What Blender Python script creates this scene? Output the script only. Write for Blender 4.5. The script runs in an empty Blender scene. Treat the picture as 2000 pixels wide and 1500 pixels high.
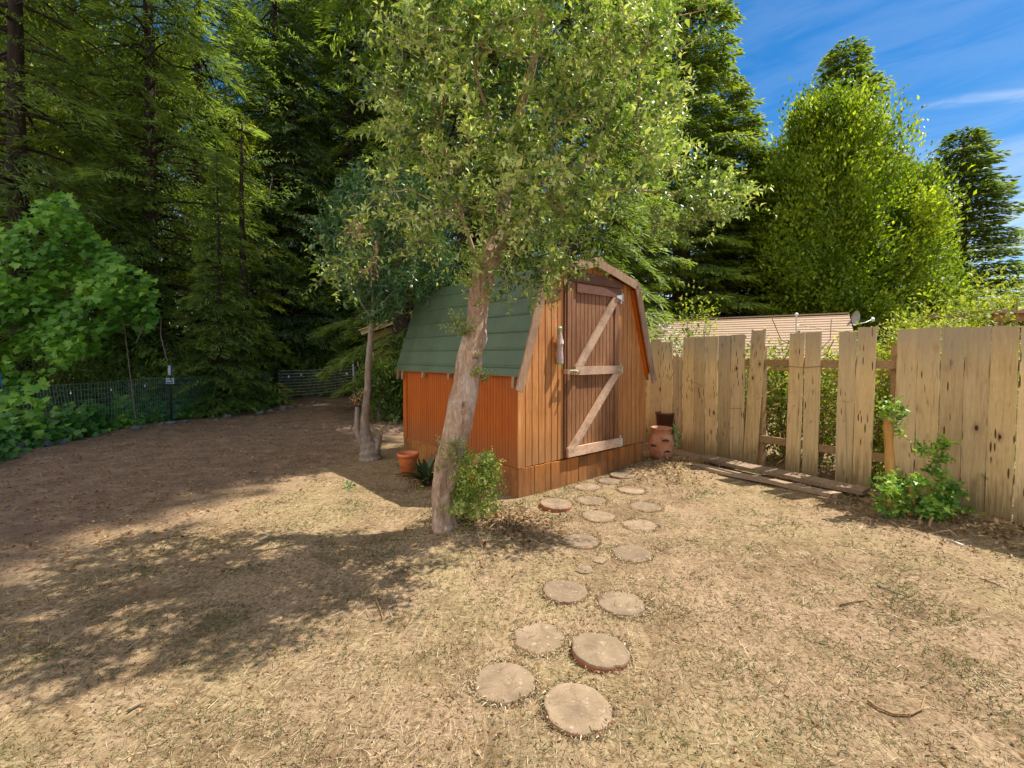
import bpy, math, random
import numpy as np
from mathutils import Vector, Matrix
R = math.radians
rng = np.random.default_rng(7)
random.seed(7)
scn = bpy.context.scene
col = scn.collection

# ------------------------------------------------------------------ camera, sky, sun, exposure
F_PX, PITCH, CAM_H, HOR = 902.0, R(1.3), 1.5, 695.0
PY0 = HOR + F_PX*math.tan(PITCH)
cam_d = bpy.data.cameras.new('camera'); cam = bpy.data.objects.new('camera', cam_d); col.objects.link(cam)
cam.location = (0, 0, CAM_H); cam.rotation_euler = (R(90)-PITCH, 0, 0)
cam_d.sensor_width = 36; cam_d.lens = 36*F_PX/2000; cam_d.clip_start = .05; cam_d.clip_end = 1500
cam_d.shift_y = -(750-PY0)/2000
scn.camera = cam
SUN_AZ, SUN_EL = R(74), R(58)
SUN_STRENGTH, SKY_STRENGTH, EXPOSURE = 5.0, .15, .74
scn.view_settings.view_transform = 'Standard'; scn.view_settings.look = 'None'
scn.view_settings.exposure = EXPOSURE; scn.view_settings.gamma = 1
world = bpy.data.worlds.new('World'); scn.world = world; world.use_nodes = True
wn = world.node_tree.nodes; wl = world.node_tree.links; wn.clear()
w_out = wn.new('ShaderNodeOutputWorld'); w_bg = wn.new('ShaderNodeBackground'); w_bg.inputs[1].default_value = SKY_STRENGTH
sky = wn.new('ShaderNodeTexSky'); sky.sky_type = 'NISHITA'; sky.sun_disc = False
sky.sun_elevation = SUN_EL; sky.sun_rotation = SUN_AZ; sky.air_density = 1.0; sky.dust_density = .4; sky.ozone_density = 2.2
def wnode(t, **k):
    n = wn.new(t)
    for a, b in k.items(): setattr(n, a, b)
    return n
def wmath(op, a, b=None, c=None):
    n = wnode('ShaderNodeMath', operation=op)
    for i, v in enumerate((a, b, c)):
        if v is None: continue
        if isinstance(v, (int, float)): n.inputs[i].default_value = v
        else: wl.new(v, n.inputs[i])
    return n.outputs[0]
tc = wnode('ShaderNodeTexCoord'); sep = wnode('ShaderNodeSeparateXYZ'); wl.new(tc.outputs['Generated'], sep.inputs[0])
az = wmath('ARCTAN2', sep.outputs[0], sep.outputs[1]); el = wmath('ARCSINE', sep.outputs[2])
cmb = wnode('ShaderNodeCombineXYZ'); wl.new(wmath('MULTIPLY', az, 3.0), cmb.inputs[0]); wl.new(wmath('MULTIPLY', el, 16.0), cmb.inputs[1])
nz = wnode('ShaderNodeTexNoise'); nz.inputs['Scale'].default_value = 1.6; nz.inputs['Detail'].default_value = 9; nz.inputs['Roughness'].default_value = .62
nz.inputs['Distortion'].default_value = .5; wl.new(cmb.outputs[0], nz.inputs['Vector'])
def smooth(v, a, b):
    n = wnode('ShaderNodeMapRange', interpolation_type='SMOOTHSTEP'); wl.new(v, n.inputs[0]); n.inputs[1].default_value = a; n.inputs[2].default_value = b
    return n.outputs[0]
low = wmath('SUBTRACT', 1.0, smooth(el, .08, .40))
cl = wmath('MULTIPLY', smooth(nz.outputs[0], .30, .66), wmath('MULTIPLY_ADD', low, .9, .08))
line = wmath('ABSOLUTE', wmath('SUBTRACT', el, wmath('MULTIPLY_ADD', az, -.22, .378+.22*.75)))
streak = wmath('MULTIPLY', wmath('SUBTRACT', 1.0, smooth(line, .0, .012)), wmath('MULTIPLY', smooth(az, .66, .76), smooth(nz.outputs[0], .3, .6)))
cov = wmath('MINIMUM', wmath('ADD', cl, wmath('MULTIPLY', streak, .4)), 1.0)
hs = wnode('ShaderNodeHueSaturation'); hs.inputs['Saturation'].default_value = 1.50; hs.inputs['Value'].default_value = .56; wl.new(sky.outputs[0], hs.inputs['Color'])
mx = wnode('ShaderNodeMixRGB'); wl.new(cov, mx.inputs[0]); wl.new(hs.outputs[0], mx.inputs[1]); mx.inputs[2].default_value = (3.6, 4.1, 4.8, 1)
# bright cloud added out of view, left and behind, to lift the shaded sides
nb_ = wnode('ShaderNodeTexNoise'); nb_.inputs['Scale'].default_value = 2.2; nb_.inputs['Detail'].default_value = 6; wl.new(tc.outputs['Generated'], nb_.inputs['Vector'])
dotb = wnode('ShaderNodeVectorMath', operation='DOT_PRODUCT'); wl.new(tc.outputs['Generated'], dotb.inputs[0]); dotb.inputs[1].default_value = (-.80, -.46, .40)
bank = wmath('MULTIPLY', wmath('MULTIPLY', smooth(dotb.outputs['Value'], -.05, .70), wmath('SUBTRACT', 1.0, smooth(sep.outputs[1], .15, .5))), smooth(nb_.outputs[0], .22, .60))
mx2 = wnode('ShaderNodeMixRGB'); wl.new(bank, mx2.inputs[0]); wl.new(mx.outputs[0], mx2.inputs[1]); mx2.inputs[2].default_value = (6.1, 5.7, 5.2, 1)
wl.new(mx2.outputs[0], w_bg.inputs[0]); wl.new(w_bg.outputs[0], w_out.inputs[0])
sl = bpy.data.lights.new('sun', 'SUN'); sl.energy = SUN_STRENGTH; sl.angle = R(.4); sl.color = (1, .93, .82)
sun = bpy.data.objects.new('sun', sl); col.objects.link(sun)
sd = Vector((math.sin(SUN_AZ)*math.cos(SUN_EL), math.cos(SUN_AZ)*math.cos(SUN_EL), math.sin(SUN_EL)))
sun.rotation_euler = (-sd).to_track_quat('-Z', 'Y').to_euler(); sun.location = (20, 4, 40)
scn.cycles.max_bounces = 8; scn.cycles.diffuse_bounces = 4; scn.cycles.transmission_bounces = 6; scn.cycles.transparent_max_bounces = 8

# ------------------------------------------------------------------ picture-to-world helpers (only for measuring where things stand)
def ray(px, py):
    a, b = (px-1000)/F_PX, (PY0-py)/F_PX
    return np.array((a, math.cos(PITCH)+b*math.sin(PITCH), -math.sin(PITCH)+b*math.cos(PITCH)))
def at(px, py, Y):
    r = ray(px, py); p = r*(Y/r[1]); return np.array((p[0], p[1], p[2]+CAM_H))
def gp(px, py, z=0.0):
    r = ray(px, py); k = (z-CAM_H)/r[2]; return np.array((r[0]*k, r[1]*k, z))

# ------------------------------------------------------------------ materials
def nodes_of(name):
    m = bpy.data.materials.new(name); m.use_nodes = True
    nt = m.node_tree; nt.nodes.clear(); o = nt.nodes.new('ShaderNodeOutputMaterial'); return m, nt, o
class N:
    """small helper round a node tree"""
    def __init__(s, name):
        s.m, s.t, s.out = nodes_of(name)
    def new(s, ty, ins=None, **k):
        n = s.t.nodes.new(ty)
        for a, b in k.items(): setattr(n, a, b)
        for a, b in (ins or {}).items():
            if hasattr(b, 'is_linked') or isinstance(b, bpy.types.NodeSocket): s.t.links.new(b, n.inputs[a])
            else: n.inputs[a].default_value = b
        return n
    def coord(s, scale=(1,1,1), kind='Object', rot=(0,0,0)):
        tc = s.new('ShaderNodeTexCoord'); mp = s.new('ShaderNodeMapping', {'Vector': tc.outputs[kind], 'Scale': scale, 'Rotation': rot}); return mp.outputs[0]
    def noise(s, vec, scale, detail=4, rough=.55, dist=0):
        return s.new('ShaderNodeTexNoise', {'Vector': vec, 'Scale': scale, 'Detail': detail, 'Roughness': rough, 'Distortion': dist}).outputs[0]
    def math(s, op, a, b=0.0, c=0.0):
        return s.new('ShaderNodeMath', {0: a, 1: b, 2: c}, operation=op).outputs[0]
    def rng(s, v, a, b, c=0.0, d=1.0):
        return s.new('ShaderNodeMapRange', {0: v, 1: a, 2: b, 3: c, 4: d}, interpolation_type='SMOOTHSTEP').outputs[0]
    def ramp(s, v, stops):
        n = s.new('ShaderNodeValToRGB', {0: v}); e = n.color_ramp.elements
        while len(e) < len(stops): e.new(.5)
        for i, (p, c) in enumerate(stops): e[i].position = p; e[i].color = (*c, 1)
        return n.outputs[0]
    def mix(s, f, a, b, mode='MIX'):
        n = s.new('ShaderNodeMixRGB', {0: f}, blend_type=mode)
        for i, v in ((1, a), (2, b)):
            if isinstance(v, tuple): n.inputs[i].default_value = (*v, 1) if len(v) == 3 else v
            else: s.t.links.new(v, n.inputs[i])
        return n.outputs[0]
    def bump(s, h, strength=.3, dist=.01):
        return s.new('ShaderNodeBump', {'Height': h, 'Strength': strength, 'Distance': dist}).outputs[0]
    def pbr(s, colr, rough=.8, bump=None, metal=0.0, **k):
        p = s.new('ShaderNodeBsdfPrincipled', {'Roughness': rough, 'Metallic': metal})
        if isinstance(colr, tuple): p.inputs[0].default_value = (*colr, 1)
        else: s.t.links.new(colr, p.inputs[0])
        if bump is not None: s.t.links.new(bump, p.inputs['Normal'])
        for a, b in k.items(): p.inputs[a.replace('_', ' ')].default_value = b
        s.t.links.new(p.outputs[0], s.out.inputs[0]); s.p = p; return s
M = {}
def leaf_mat(name, c0, c1, c2, trans=.4, rough=.45, tcol=(1.25, 1.25, .55), spec=.5):
    n = N(name); a = n.new('ShaderNodeAttribute', attribute_name='tone').outputs['Fac']
    oi = n.new('ShaderNodeObjectInfo').outputs['Random']
    c = n.ramp(a, [(0, c0), (.5, c1), (1, c2)])
    c = n.mix(1.0, c, n.ramp(oi, [(0, (.88, .92, .9)), (1, (1.1, 1.06, 1.0))]), 'MULTIPLY')
    n.pbr(c, rough); n.p.inputs['Specular IOR Level'].default_value = spec
    tr = n.new('ShaderNodeBsdfTranslucent', {'Color': n.mix(1.0, c, tcol, 'MULTIPLY')})
    mxs = n.new('ShaderNodeMixShader', {0: trans, 1: n.p.outputs[0], 2: tr.outputs[0]})
    n.t.links.new(mxs.outputs[0], n.out.inputs[0]); M[name] = n.m
leaf_mat('fruit_leaf', (.045, .11, .022), (.23, .355, .065), (.60, .70, .27), .32, .36)
leaf_mat('sucker_leaf', (.08, .13, .018), (.24, .34, .04), (.48, .54, .16), .45, .45)
leaf_mat('laurel_leaf', (.035, .10, .038), (.09, .20, .07), (.24, .36, .14), .3, .28)
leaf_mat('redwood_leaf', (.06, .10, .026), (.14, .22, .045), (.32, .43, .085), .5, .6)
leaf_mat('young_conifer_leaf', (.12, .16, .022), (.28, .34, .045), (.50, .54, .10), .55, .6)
leaf_mat('blue_conifer_leaf', (.06, .11, .055), (.12, .20, .10), (.24, .34, .17), .4, .6)
leaf_mat('cedar_leaf', (.05, .10, .018), (.15, .23, .035), (.34, .42, .065), .45, .6)
leaf_mat('maple_leaf', (.06, .12, .008), (.22, .33, .018), (.50, .58, .05), .5, .5)
leaf_mat('far_leaf', (.16, .20, .015), (.38, .44, .03), (.60, .62, .09), .5, .5)
leaf_mat('vine_leaf', (.055, .17, .016), (.13, .32, .028), (.27, .48, .05), .42, .5)
leaf_mat('ivy_leaf', (.05, .15, .025), (.11, .28, .045), (.32, .48, .06), .3, .45)
leaf_mat('hedge_leaf', (.12, .17, .025), (.29, .36, .045), (.58, .56, .10), .5, .5)
leaf_mat('strap_leaf', (.015, .045, .02), (.03, .08, .03), (.10, .14, .06), .2, .35)
leaf_mat('dry_leaf', (.13, .055, .02), (.28, .14, .055), (.50, .33, .17), .2, .7)
leaf_mat('straw', (.09, .06, .03), (.28, .20, .11), (.78, .65, .44), .15, .7, (1, .95, .8), .2)
leaf_mat('grass_blade', (.06, .08, .02), (.12, .145, .045), (.28, .27, .12), .3, .6)
leaf_mat('dead_grass', (.07, .035, .015), (.13, .075, .03), (.24, .16, .07), .2, .7)
leaf_mat('flower', (.65, .62, .58), (.8, .78, .75), (.85, .84, .82), .3, .6, (1, 1, 1))

def wood(name, dark, mid, light, stretch=(9, 9, .8), rough=.75, bump=.25, pits=False, stain=None, spec=.4, splash=None):
    n = N(name); oi = n.new('ShaderNodeObjectInfo').outputs['Random']
    tc = n.new('ShaderNodeTexCoord').outputs['Object']
    off = n.new('ShaderNodeVectorMath', {0: tc, 1: n.new('ShaderNodeCombineXYZ', {0: n.math('MULTIPLY', oi, 31.0), 1: n.math('MULTIPLY', oi, 17.0), 2: n.math('MULTIPLY', oi, 53.0)}).outputs[0]}, operation='ADD').outputs[0]
    mp = n.new('ShaderNodeMapping', {'Vector': off, 'Scale': stretch}).outputs[0]
    g = n.noise(mp, 5, 8, .65, .6); big = n.noise(off, 1.3, 4, .6)
    fine = n.noise(n.new('ShaderNodeMapping', {'Vector': off, 'Scale': tuple(v*5 for v in stretch)}).outputs[0], 5, 4, .6)
    v = n.math('ADD', n.math('MULTIPLY', g, .6), n.math('MULTIPLY', big, .4))
    c = n.ramp(v, [(.32, dark), (.5, mid), (.68, light)])
    c = n.mix(.5, c, n.ramp(fine, [(.3, (.62, .6, .58)), (.6, (1.08, 1.06, 1.04))]), 'MULTIPLY')
    c = n.mix(1.0, c, n.ramp(oi, [(0, (.78, .75, .72)), (1, (1.14, 1.1, 1.04))]), 'MULTIPLY')
    h = n.math('ADD', g, n.math('MULTIPLY', fine, .5))
    if pits:
        hue = n.math('FRACT', n.math('MULTIPLY', oi, 7.31)); c = n.mix(n.math('MULTIPLY', hue, .42), c, (.52, .43, .30)); c = n.mix(1.0, c, n.ramp(n.math('FRACT', n.math('MULTIPLY', oi, 3.17)), [(0, (.80, .78, .76)), (1, (1.08, 1.06, 1.02))]), 'MULTIPLY')
        strk = n.noise(n.new('ShaderNodeMapping', {'Vector': off, 'Scale': (11, 11, .5)}).outputs[0], 2.0, 5, .65, .8); c = n.mix(n.math('MULTIPLY', n.rng(strk, .54, .68), .45), c, (.20, .13, .06))
        mp2 = n.new('ShaderNodeMapping', {'Vector': off, 'Scale': (32, 32, 4.4)}).outputs[0]
        mp2 = n.mix(.16, mp2, n.new('ShaderNodeTexNoise', {'Vector': off, 'Scale': 12.0}).outputs[1], 'ADD')
        vo = n.new('ShaderNodeTexVoronoi', {'Vector': mp2, 'Scale': 1.0}); d = vo.outputs['Distance']
        dens = n.rng(n.noise(n.new('ShaderNodeMapping', {'Vector': off, 'Scale': (5, 5, 1.1)}).outputs[0], 1.6, 2), .50, .58)
        pit = n.math('MULTIPLY', n.math('SUBTRACT', 1.0, n.rng(d, .20, .28)), dens)
        c = n.mix(pit, c, (.10, .045, .015))
        kn = n.new('ShaderNodeTexVoronoi', {'Vector': n.new('ShaderNodeMapping', {'Vector': off, 'Scale': (5, 5, 2.6)}).outputs[0], 'Scale': 1.0}).outputs['Distance']
        kr = n.rng(kn, .05, .22)
        c = n.mix(n.math('MULTIPLY', n.math('SUBTRACT', 1.0, kr), .45), c, (.20, .10, .04))
        c = n.mix(n.math('SUBTRACT', 1.0, n.rng(kn, .05, .085)), c, (.045, .025, .015))
        h = n.math('SUBTRACT', h, n.math('MULTIPLY', pit, 2.5))
        zz = n.new('ShaderNodeSeparateXYZ', {0: n.new('ShaderNodeTexCoord').outputs['Object']}).outputs[2]
        gr = n.math('MULTIPLY', n.rng(n.math('ADD', zz, n.math('MULTIPLY', big, .9)), 1.75, 2.25), .6)
        c = n.mix(gr, c, (.30, .26, .20))
        alg = n.math('MULTIPLY', n.math('SUBTRACT', 1.0, n.rng(n.math('ADD', zz, n.math('MULTIPLY', g, .6)), .30, .75)), .75)
        c = n.mix(alg, c, (.13, .095, .04))
    if stain:
        st = n.rng(n.noise(off, 3.5, 5, .65), .5, .66); c = n.mix(n.math('MULTIPLY', st, .8), c, stain)
    if splash:     # mud splashed up from the ground, and faint run-down marks
        zz = n.new('ShaderNodeSeparateXYZ', {0: n.new('ShaderNodeTexCoord').outputs['Object']}).outputs[2]
        c = n.mix(n.math('MULTIPLY', n.math('SUBTRACT', 1.0, n.rng(n.math('SUBTRACT', zz, n.math('MULTIPLY', g, .5)), splash-.30, splash+.22)), .55), c, (.20, .12, .055))
        rn = n.noise(n.new('ShaderNodeMapping', {'Vector': off, 'Scale': (14, 14, .35)}).outputs[0], 1.5, 4, .6); c = n.mix(n.math('MULTIPLY', n.rng(rn, .50, .66), .60), c, dark)
    n.pbr(c, rough, n.bump(h, bump, .006)); n.p.inputs['Specular IOR Level'].default_value = spec; M[name] = n.m
wood('siding_front', (.30, .11, .03), (.54, .235, .07), (.74, .39, .15), (7, 7, .5), .6, .35, splash=.30)
wood('siding_side', (.34, .075, .004), (.50, .115, .005), (.62, .16, .010), (16, 16, .4), .6, .25, splash=.30)
wood('siding_door', (.17, .07, .028), (.32, .15, .065), (.48, .26, .13), (7, 7, .5), .6, .35)
wood('weathered_rail', (.32, .19, .13), (.56, .38, .26), (.72, .54, .40), (3, 9, 9), .8, .4, stain=(.26, .17, .13))
wood('weathered_trim', (.24, .13, .075), (.42, .27, .17), (.56, .40, .28), (9, 9, 1.0), .8, .5, stain=(.22, .15, .11))
wood('dark_trim', (.10, .045, .03), (.17, .075, .045), (.24, .11, .06), (4, 9, 9), .7, .3)
wood('skirt_wood', (.17, .055, .012), (.42, .14, .022), (.62, .26, .05), (8, 8, 1.2), .65, .4, stain=(.12, .05, .02), splash=.02)
wood('fence_wood', (.48, .34, .165), (.70, .53, .27), (.82, .66, .39), (8, 8, .6), .85, .45, pits=True)
wood('plank_wood', (.16, .11, .075), (.30, .22, .15), (.46, .36, .25), (9, .6, 9), .85, .6)
wood('rail_wood', (.22, .13, .06), (.36, .23, .11), (.48, .33, .18), (8, 8, 8), .85, .4)
wood('pole_wood', (.40, .20, .05), (.60, .34, .09), (.75, .5, .18), (9, 9, 1), .7, .4)
wood('yellow_paint', (.50, .36, .10), (.56, .40, .12), (.6, .45, .15), (2, 2, 8), .7, .1)
wood('fascia', (.5, .36, .17), (.62, .47, .25), (.7, .55, .3), (6, 6, 6), .7, .2)

def bark(name, cs, scale=(10, 10, 2.2), b=.7, patch=(.34, .29, .26), rough=.85, crack=True):
    n = N(name); v = n.coord(scale); g = n.noise(v, 2.2, 9, .7, .9); big = n.noise(n.coord((1, 1, .7)), 3.2, 4, .6, .4)
    vo = n.new('ShaderNodeTexVoronoi', {'Vector': n.mix(.35, v, n.new('ShaderNodeTexNoise', {'Vector': v, 'Scale': 3.0}).outputs[1], 'ADD'), 'Scale': 1.5}, feature='DISTANCE_TO_EDGE').outputs[0]
    c = n.ramp(n.math('ADD', n.math('MULTIPLY', g, .75), n.math('MULTIPLY', big, .25)), [(.30, cs[0]), (.5, cs[1]), (.68, cs[2])])
    c = n.mix(n.math('MULTIPLY', n.rng(big, .5, .62), .55), c, patch)
    c = n.mix(n.math('MULTIPLY', n.math('SUBTRACT', 1.0, n.rng(vo, 0, .08)), .4 if crack else 0.0), c, cs[0])
    fn = n.noise(n.coord((40, 40, 14)), 1.5, 5, .7); c = n.mix(.45, c, n.ramp(fn, [(.36, (.34, .30, .27)), (.56, (1.0, 1.0, 1.0)), (.72, (1.3, 1.28, 1.25))]), 'MULTIPLY')
    h = n.math('ADD', n.math('ADD', g, n.math('MULTIPLY', fn, .5)), n.math('MULTIPLY', n.rng(vo, 0, .12), .35 if crack else 0.0)); n.pbr(c, rough, n.bump(h, b, .02)); M[name] = n.m
bark('fruit_bark', ((.17, .10, .06), (.46, .30, .20), (.72, .56, .43)), (8, 8, 2.6), .9, (.60, .50, .43), crack=False)
bark('laurel_bark', ((.17, .13, .10), (.30, .23, .18), (.44, .36, .30)), (12, 12, 3), .5)
bark('redwood_bark', ((.018, .010, .007), (.045, .025, .017), (.09, .052, .036)), (3, 3, .35), 1.0, (.06, .04, .03))
bark('grey_bark', ((.05, .04, .03), (.10, .08, .06), (.18, .15, .11)), (5, 5, 1.5), .8, (.10, .09, .06))
bark('twig_bark', ((.20, .15, .11), (.38, .30, .24), (.55, .47, .40)), (20, 20, 20), .3, (.3, .25, .22))
bark('rock', ((.10, .10, .11), (.19, .19, .20), (.32, .31, .31)), (7, 7, 7), .7, (.24, .23, .22))

n = N('green_roof'); g = n.noise(n.coord((1, 1, 1)), 3, 6, .6); f = n.noise(n.coord((90, 3, 90)), 1, 3)
sp = n.math('MULTIPLY', n.rng(n.noise(n.coord(), 60, 2), .72, .78), .5)
c = n.ramp(g, [(.3, (.06, .105, .06)), (.7, (.095, .15, .085))]); c = n.mix(n.rng(n.noise(n.coord((2,8,2)), 1.4, 5), .5, .75, 0, .35), c, (.17, .15, .09)); c = n.mix(sp, c, (.45, .45, .38))
n.pbr(c, .42, n.bump(f, .05, .01)); M['green_roof'] = n.m
def plain(name, colr, rough=.6, metal=0.0, vary=.2, scale=8, bump=.1, **k):
    n = N(name); g = n.noise(n.coord(), scale, 6, .6)
    c = n.mix(1.0, colr, n.ramp(g, [(.3, (1-vary,)*3), (.7, (1+vary*.6,)*3)]), 'MULTIPLY')
    n.pbr(c, rough, n.bump(g, bump, .005), metal, **k); M[name] = n.m
plain('galvanised', (.62, .60, .55), .45, .5); plain('brass', (.60, .50, .33), .4, .6)
plain('wire', (.22, .36, .27), .5, .1); plain('pale_wire', (.52, .50, .46), .5, .3)
plain('post_white', (.78, .78, .80), .5); plain('post_blue', (.03, .18, .50), .5); plain('post_dark', (.03, .04, .035), .5)
plain('white_plastic', (.8, .8, .8), .4); plain('orange_plastic', (.62, .17, .05), .45, 0, .15, 20); plain('soil', (.05, .033, .02), .95, 0, .4, 30, .6)
plain('shingle', (.40, .28, .19), .9, 0, .25, 25, .5); plain('wall_beige', (.42, .36, .27), .8); plain('dish_grey', (.42, .38, .34), .5)
plain('bottle_glass_green', (.16, .50, .17), .15, 0, .1); plain('bottle_body', (.50, .36, .36), .16, 0, .25, 26); plain('bottle_label', (.62, .45, .27), .3, 0, .45, 70)
plain('bottle_cap', (.80, .82, .76), .35); plain('bottle_shine', (.82, .78, .76), .15); plain('black_rubber', (.02, .02, .02), .6); plain('cable', (.12, .12, .10), .6); plain('shake_roof', (.28, .13, .05), .9)
n = N('terracotta'); g = n.noise(n.coord((1, 1, 1)), 9, 6, .65); c = n.ramp(g, [(.32, (.30, .11, .05)), (.5, (.50, .20, .10)), (.68, (.52, .32, .22))]); n.pbr(c, .85, n.bump(g, .3, .004)); M['terracotta'] = n.m

# stepping stones: buff top, brick-red rim where the face has worn off
n = N('stepping_stone'); oi = n.new('ShaderNodeObjectInfo').outputs['Random']; v = n.coord()
v2 = n.new('ShaderNodeVectorMath', {0: v, 1: n.new('ShaderNodeCombineXYZ', {0: n.math('MULTIPLY', oi, 40.0), 1: n.math('MULTIPLY', oi, 23.0)}).outputs[0]}, operation='ADD').outputs[0]
g = n.noise(v2, 7, 6, .6); f = n.noise(v2, 130, 3, .7); s_ = n.new('ShaderNodeSeparateXYZ', {0: v})
c = n.ramp(g, [(.3, (.18, .13, .082)), (.5, (.255, .19, .122)), (.7, (.33, .25, .165))]); c = n.mix(1.0, c, n.ramp(oi, [(0, (.76, .73, .70)), (1, (1.12, 1.08, 1.04))]), 'MULTIPLY'); c = n.mix(n.math('MULTIPLY', n.rng(n.noise(v2, 9, 6, .75, .8), .50, .62), .55), c, (.15, .10, .06)); c = n.mix(n.math('MULTIPLY', n.rng(n.noise(v2, 24, 4, .7), .58, .66), .5), c, (.50, .40, .29))
c = n.mix(.45, c, n.ramp(f, [(.35, (.62, .6, .58)), (.65, (1.15, 1.13, 1.1))]), 'MULTIPLY')
rad = n.math('SQRT', n.math('ADD', n.math('POWER', s_.outputs[0], 2.0), n.math('POWER', s_.outputs[1], 2.0)))
edge = n.math('MULTIPLY', n.rng(n.math('ADD', rad, n.math('MULTIPLY', g, .03)), .158, .168), n.rng(n.noise(v2, 11, 3), .4, .55))
c = n.mix(n.math('MULTIPLY', edge, .75), c, (.42, .17, .08))
c = n.mix(n.math('SUBTRACT', 1.0, n.rng(s_.outputs[2], -.018, -.010)), c, (.33, .095, .035))
n.pbr(c, .9, n.bump(n.math('ADD', f, g), .35, .004)); M['stepping_stone'] = n.m

# ground
n = N('dry_ground'); v = n.coord(); clod = n.noise(v, 13, 5, .7, .8); big = n.noise(v, .55, 4, .6, .3); mid = n.noise(v, 3.2, 7, .65, .3); fine = n.noise(v, 34, 5, .7)
grit = n.noise(v, 150, 3, .7)
streak = n.noise(n.coord((60, 7, 10), rot=(0, 0, .5)), 1, 4, .7, 1.5); streak2 = n.noise(n.coord((7, 55, 10), rot=(0, 0, .3)), 1, 4, .7, 1.5)
c = n.ramp(mid, [(.28, (.12, .078, .045)), (.5, (.235, .16, .095)), (.72, (.36, .26, .165))])
c = n.mix(n.rng(big, .42, .60, 0, .6), c, (.31, .25, .125)); bare = n.rng(n.noise(v, 1.1, 5, .7, .6), .46, .60); c = n.mix(n.math('MULTIPLY', bare, .75), c, (.325, .225, .145)); dk = n.rng(n.noise(n.coord((1, 1.6, 1)), 2.3, 6, .75, 1.2), .56, .66); c = n.mix(n.math('MULTIPLY', dk, .65), c, (.12, .085, .045))
c = n.mix(n.math('MULTIPLY', n.rng(streak, .53, .66), .45), c, (.62, .49, .29))
c = n.mix(n.math('MULTIPLY', n.rng(streak2, .53, .66), .4), c, (.56, .44, .26))
c = n.mix(n.math('MULTIPLY', n.rng(fine, .50, .64), .75), c, (.14, .085, .03))
c = n.mix(.5, c, n.ramp(grit, [(.35, (.66, .64, .62)), (.65, (1.22, 1.2, 1.16))]), 'MULTIPLY')
s_ = n.new('ShaderNodeSeparateXYZ', {0: v})
# bare reddish soil under the trees on the left and at the back, straw-coloured thatch elsewhere
lf = n.math('ADD', n.math('MULTIPLY', s_.outputs[0], -1.0), n.math('ADD', n.math('MULTIPLY', s_.outputs[1], .30), n.math('MULTIPLY', big, 3.0)))
soil = n.ramp(mid, [(.3, (.14, .092, .063)), (.55, (.235, .158, .108)), (.75, (.36, .255, .175))])
soil = n.mix(n.math('MULTIPLY', n.rng(clod, .52, .64), .6), soil, (.075, .045, .03)); soil = n.mix(n.math('MULTIPLY', n.rng(fine, .5, .7), .5), soil, (.09, .05, .03))
soil = n.mix(n.math('MULTIPLY', n.rng(streak, .56, .68), .35), soil, (.42, .30, .20))
c = n.mix(n.rng(lf, 5.4, 6.8), c, soil)
h = n.math('ADD', n.math('ADD', n.math('ADD', n.math('MULTIPLY', mid, 1.2), n.math('MULTIPLY', clod, 1.2)), fine), n.math('MULTIPLY', grit, .5))
n.pbr(c, .95, n.bump(h, .7, .018)); n.p.inputs['Specular IOR Level'].default_value = .15; M['dry_ground'] = n.m

# ------------------------------------------------------------------ mesh helpers
def tag(o, label=None, cat=None, group=None, kind=None):
    if label: o['label'] = label
    if cat: o['category'] = cat
    if group: o['group'] = group
    if kind: o['kind'] = kind
    return o
def empty(name, loc=(0, 0, 0), rz=0):
    o = bpy.data.objects.new(name, None); o.location = tuple(loc); o.rotation_euler = (0, 0, rz); o.empty_display_size = .1; col.objects.link(o); return o
def link(name, me, mat, parent=None, smooth=False, loc=None):
    if mat is not None:
        for m_ in (mat if isinstance(mat, (list, tuple)) else [mat]): me.materials.append(M[m_] if isinstance(m_, str) else m_)
    if smooth: me.polygons.foreach_set('use_smooth', np.ones(len(me.polygons), bool))
    o = bpy.data.objects.new(name, me); col.objects.link(o)
    if parent is not None: o.parent = parent
    if loc is not None: o.location = tuple(loc)
    return o
def np_mesh(name, V, F, tone=None):
    V = np.asarray(V, np.float32); F = np.asarray(F, np.int32); k = F.shape[1]
    me = bpy.data.meshes.new(name); me.vertices.add(len(V)); me.vertices.foreach_set('co', V.ravel())
    me.loops.add(F.size); me.loops.foreach_set('vertex_index', F.ravel())
    me.polygons.add(len(F)); me.polygons.foreach_set('loop_start', np.arange(0, F.size, k, dtype=np.int32))
    try: me.polygons.foreach_set('loop_total', np.full(len(F), k, np.int32))
    except Exception: pass
    if tone is not None:
        a = me.attributes.new('tone', 'FLOAT', 'POINT'); a.data.foreach_set('value', np.asarray(tone, np.float32))
    me.update(calc_edges=True); return me
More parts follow.
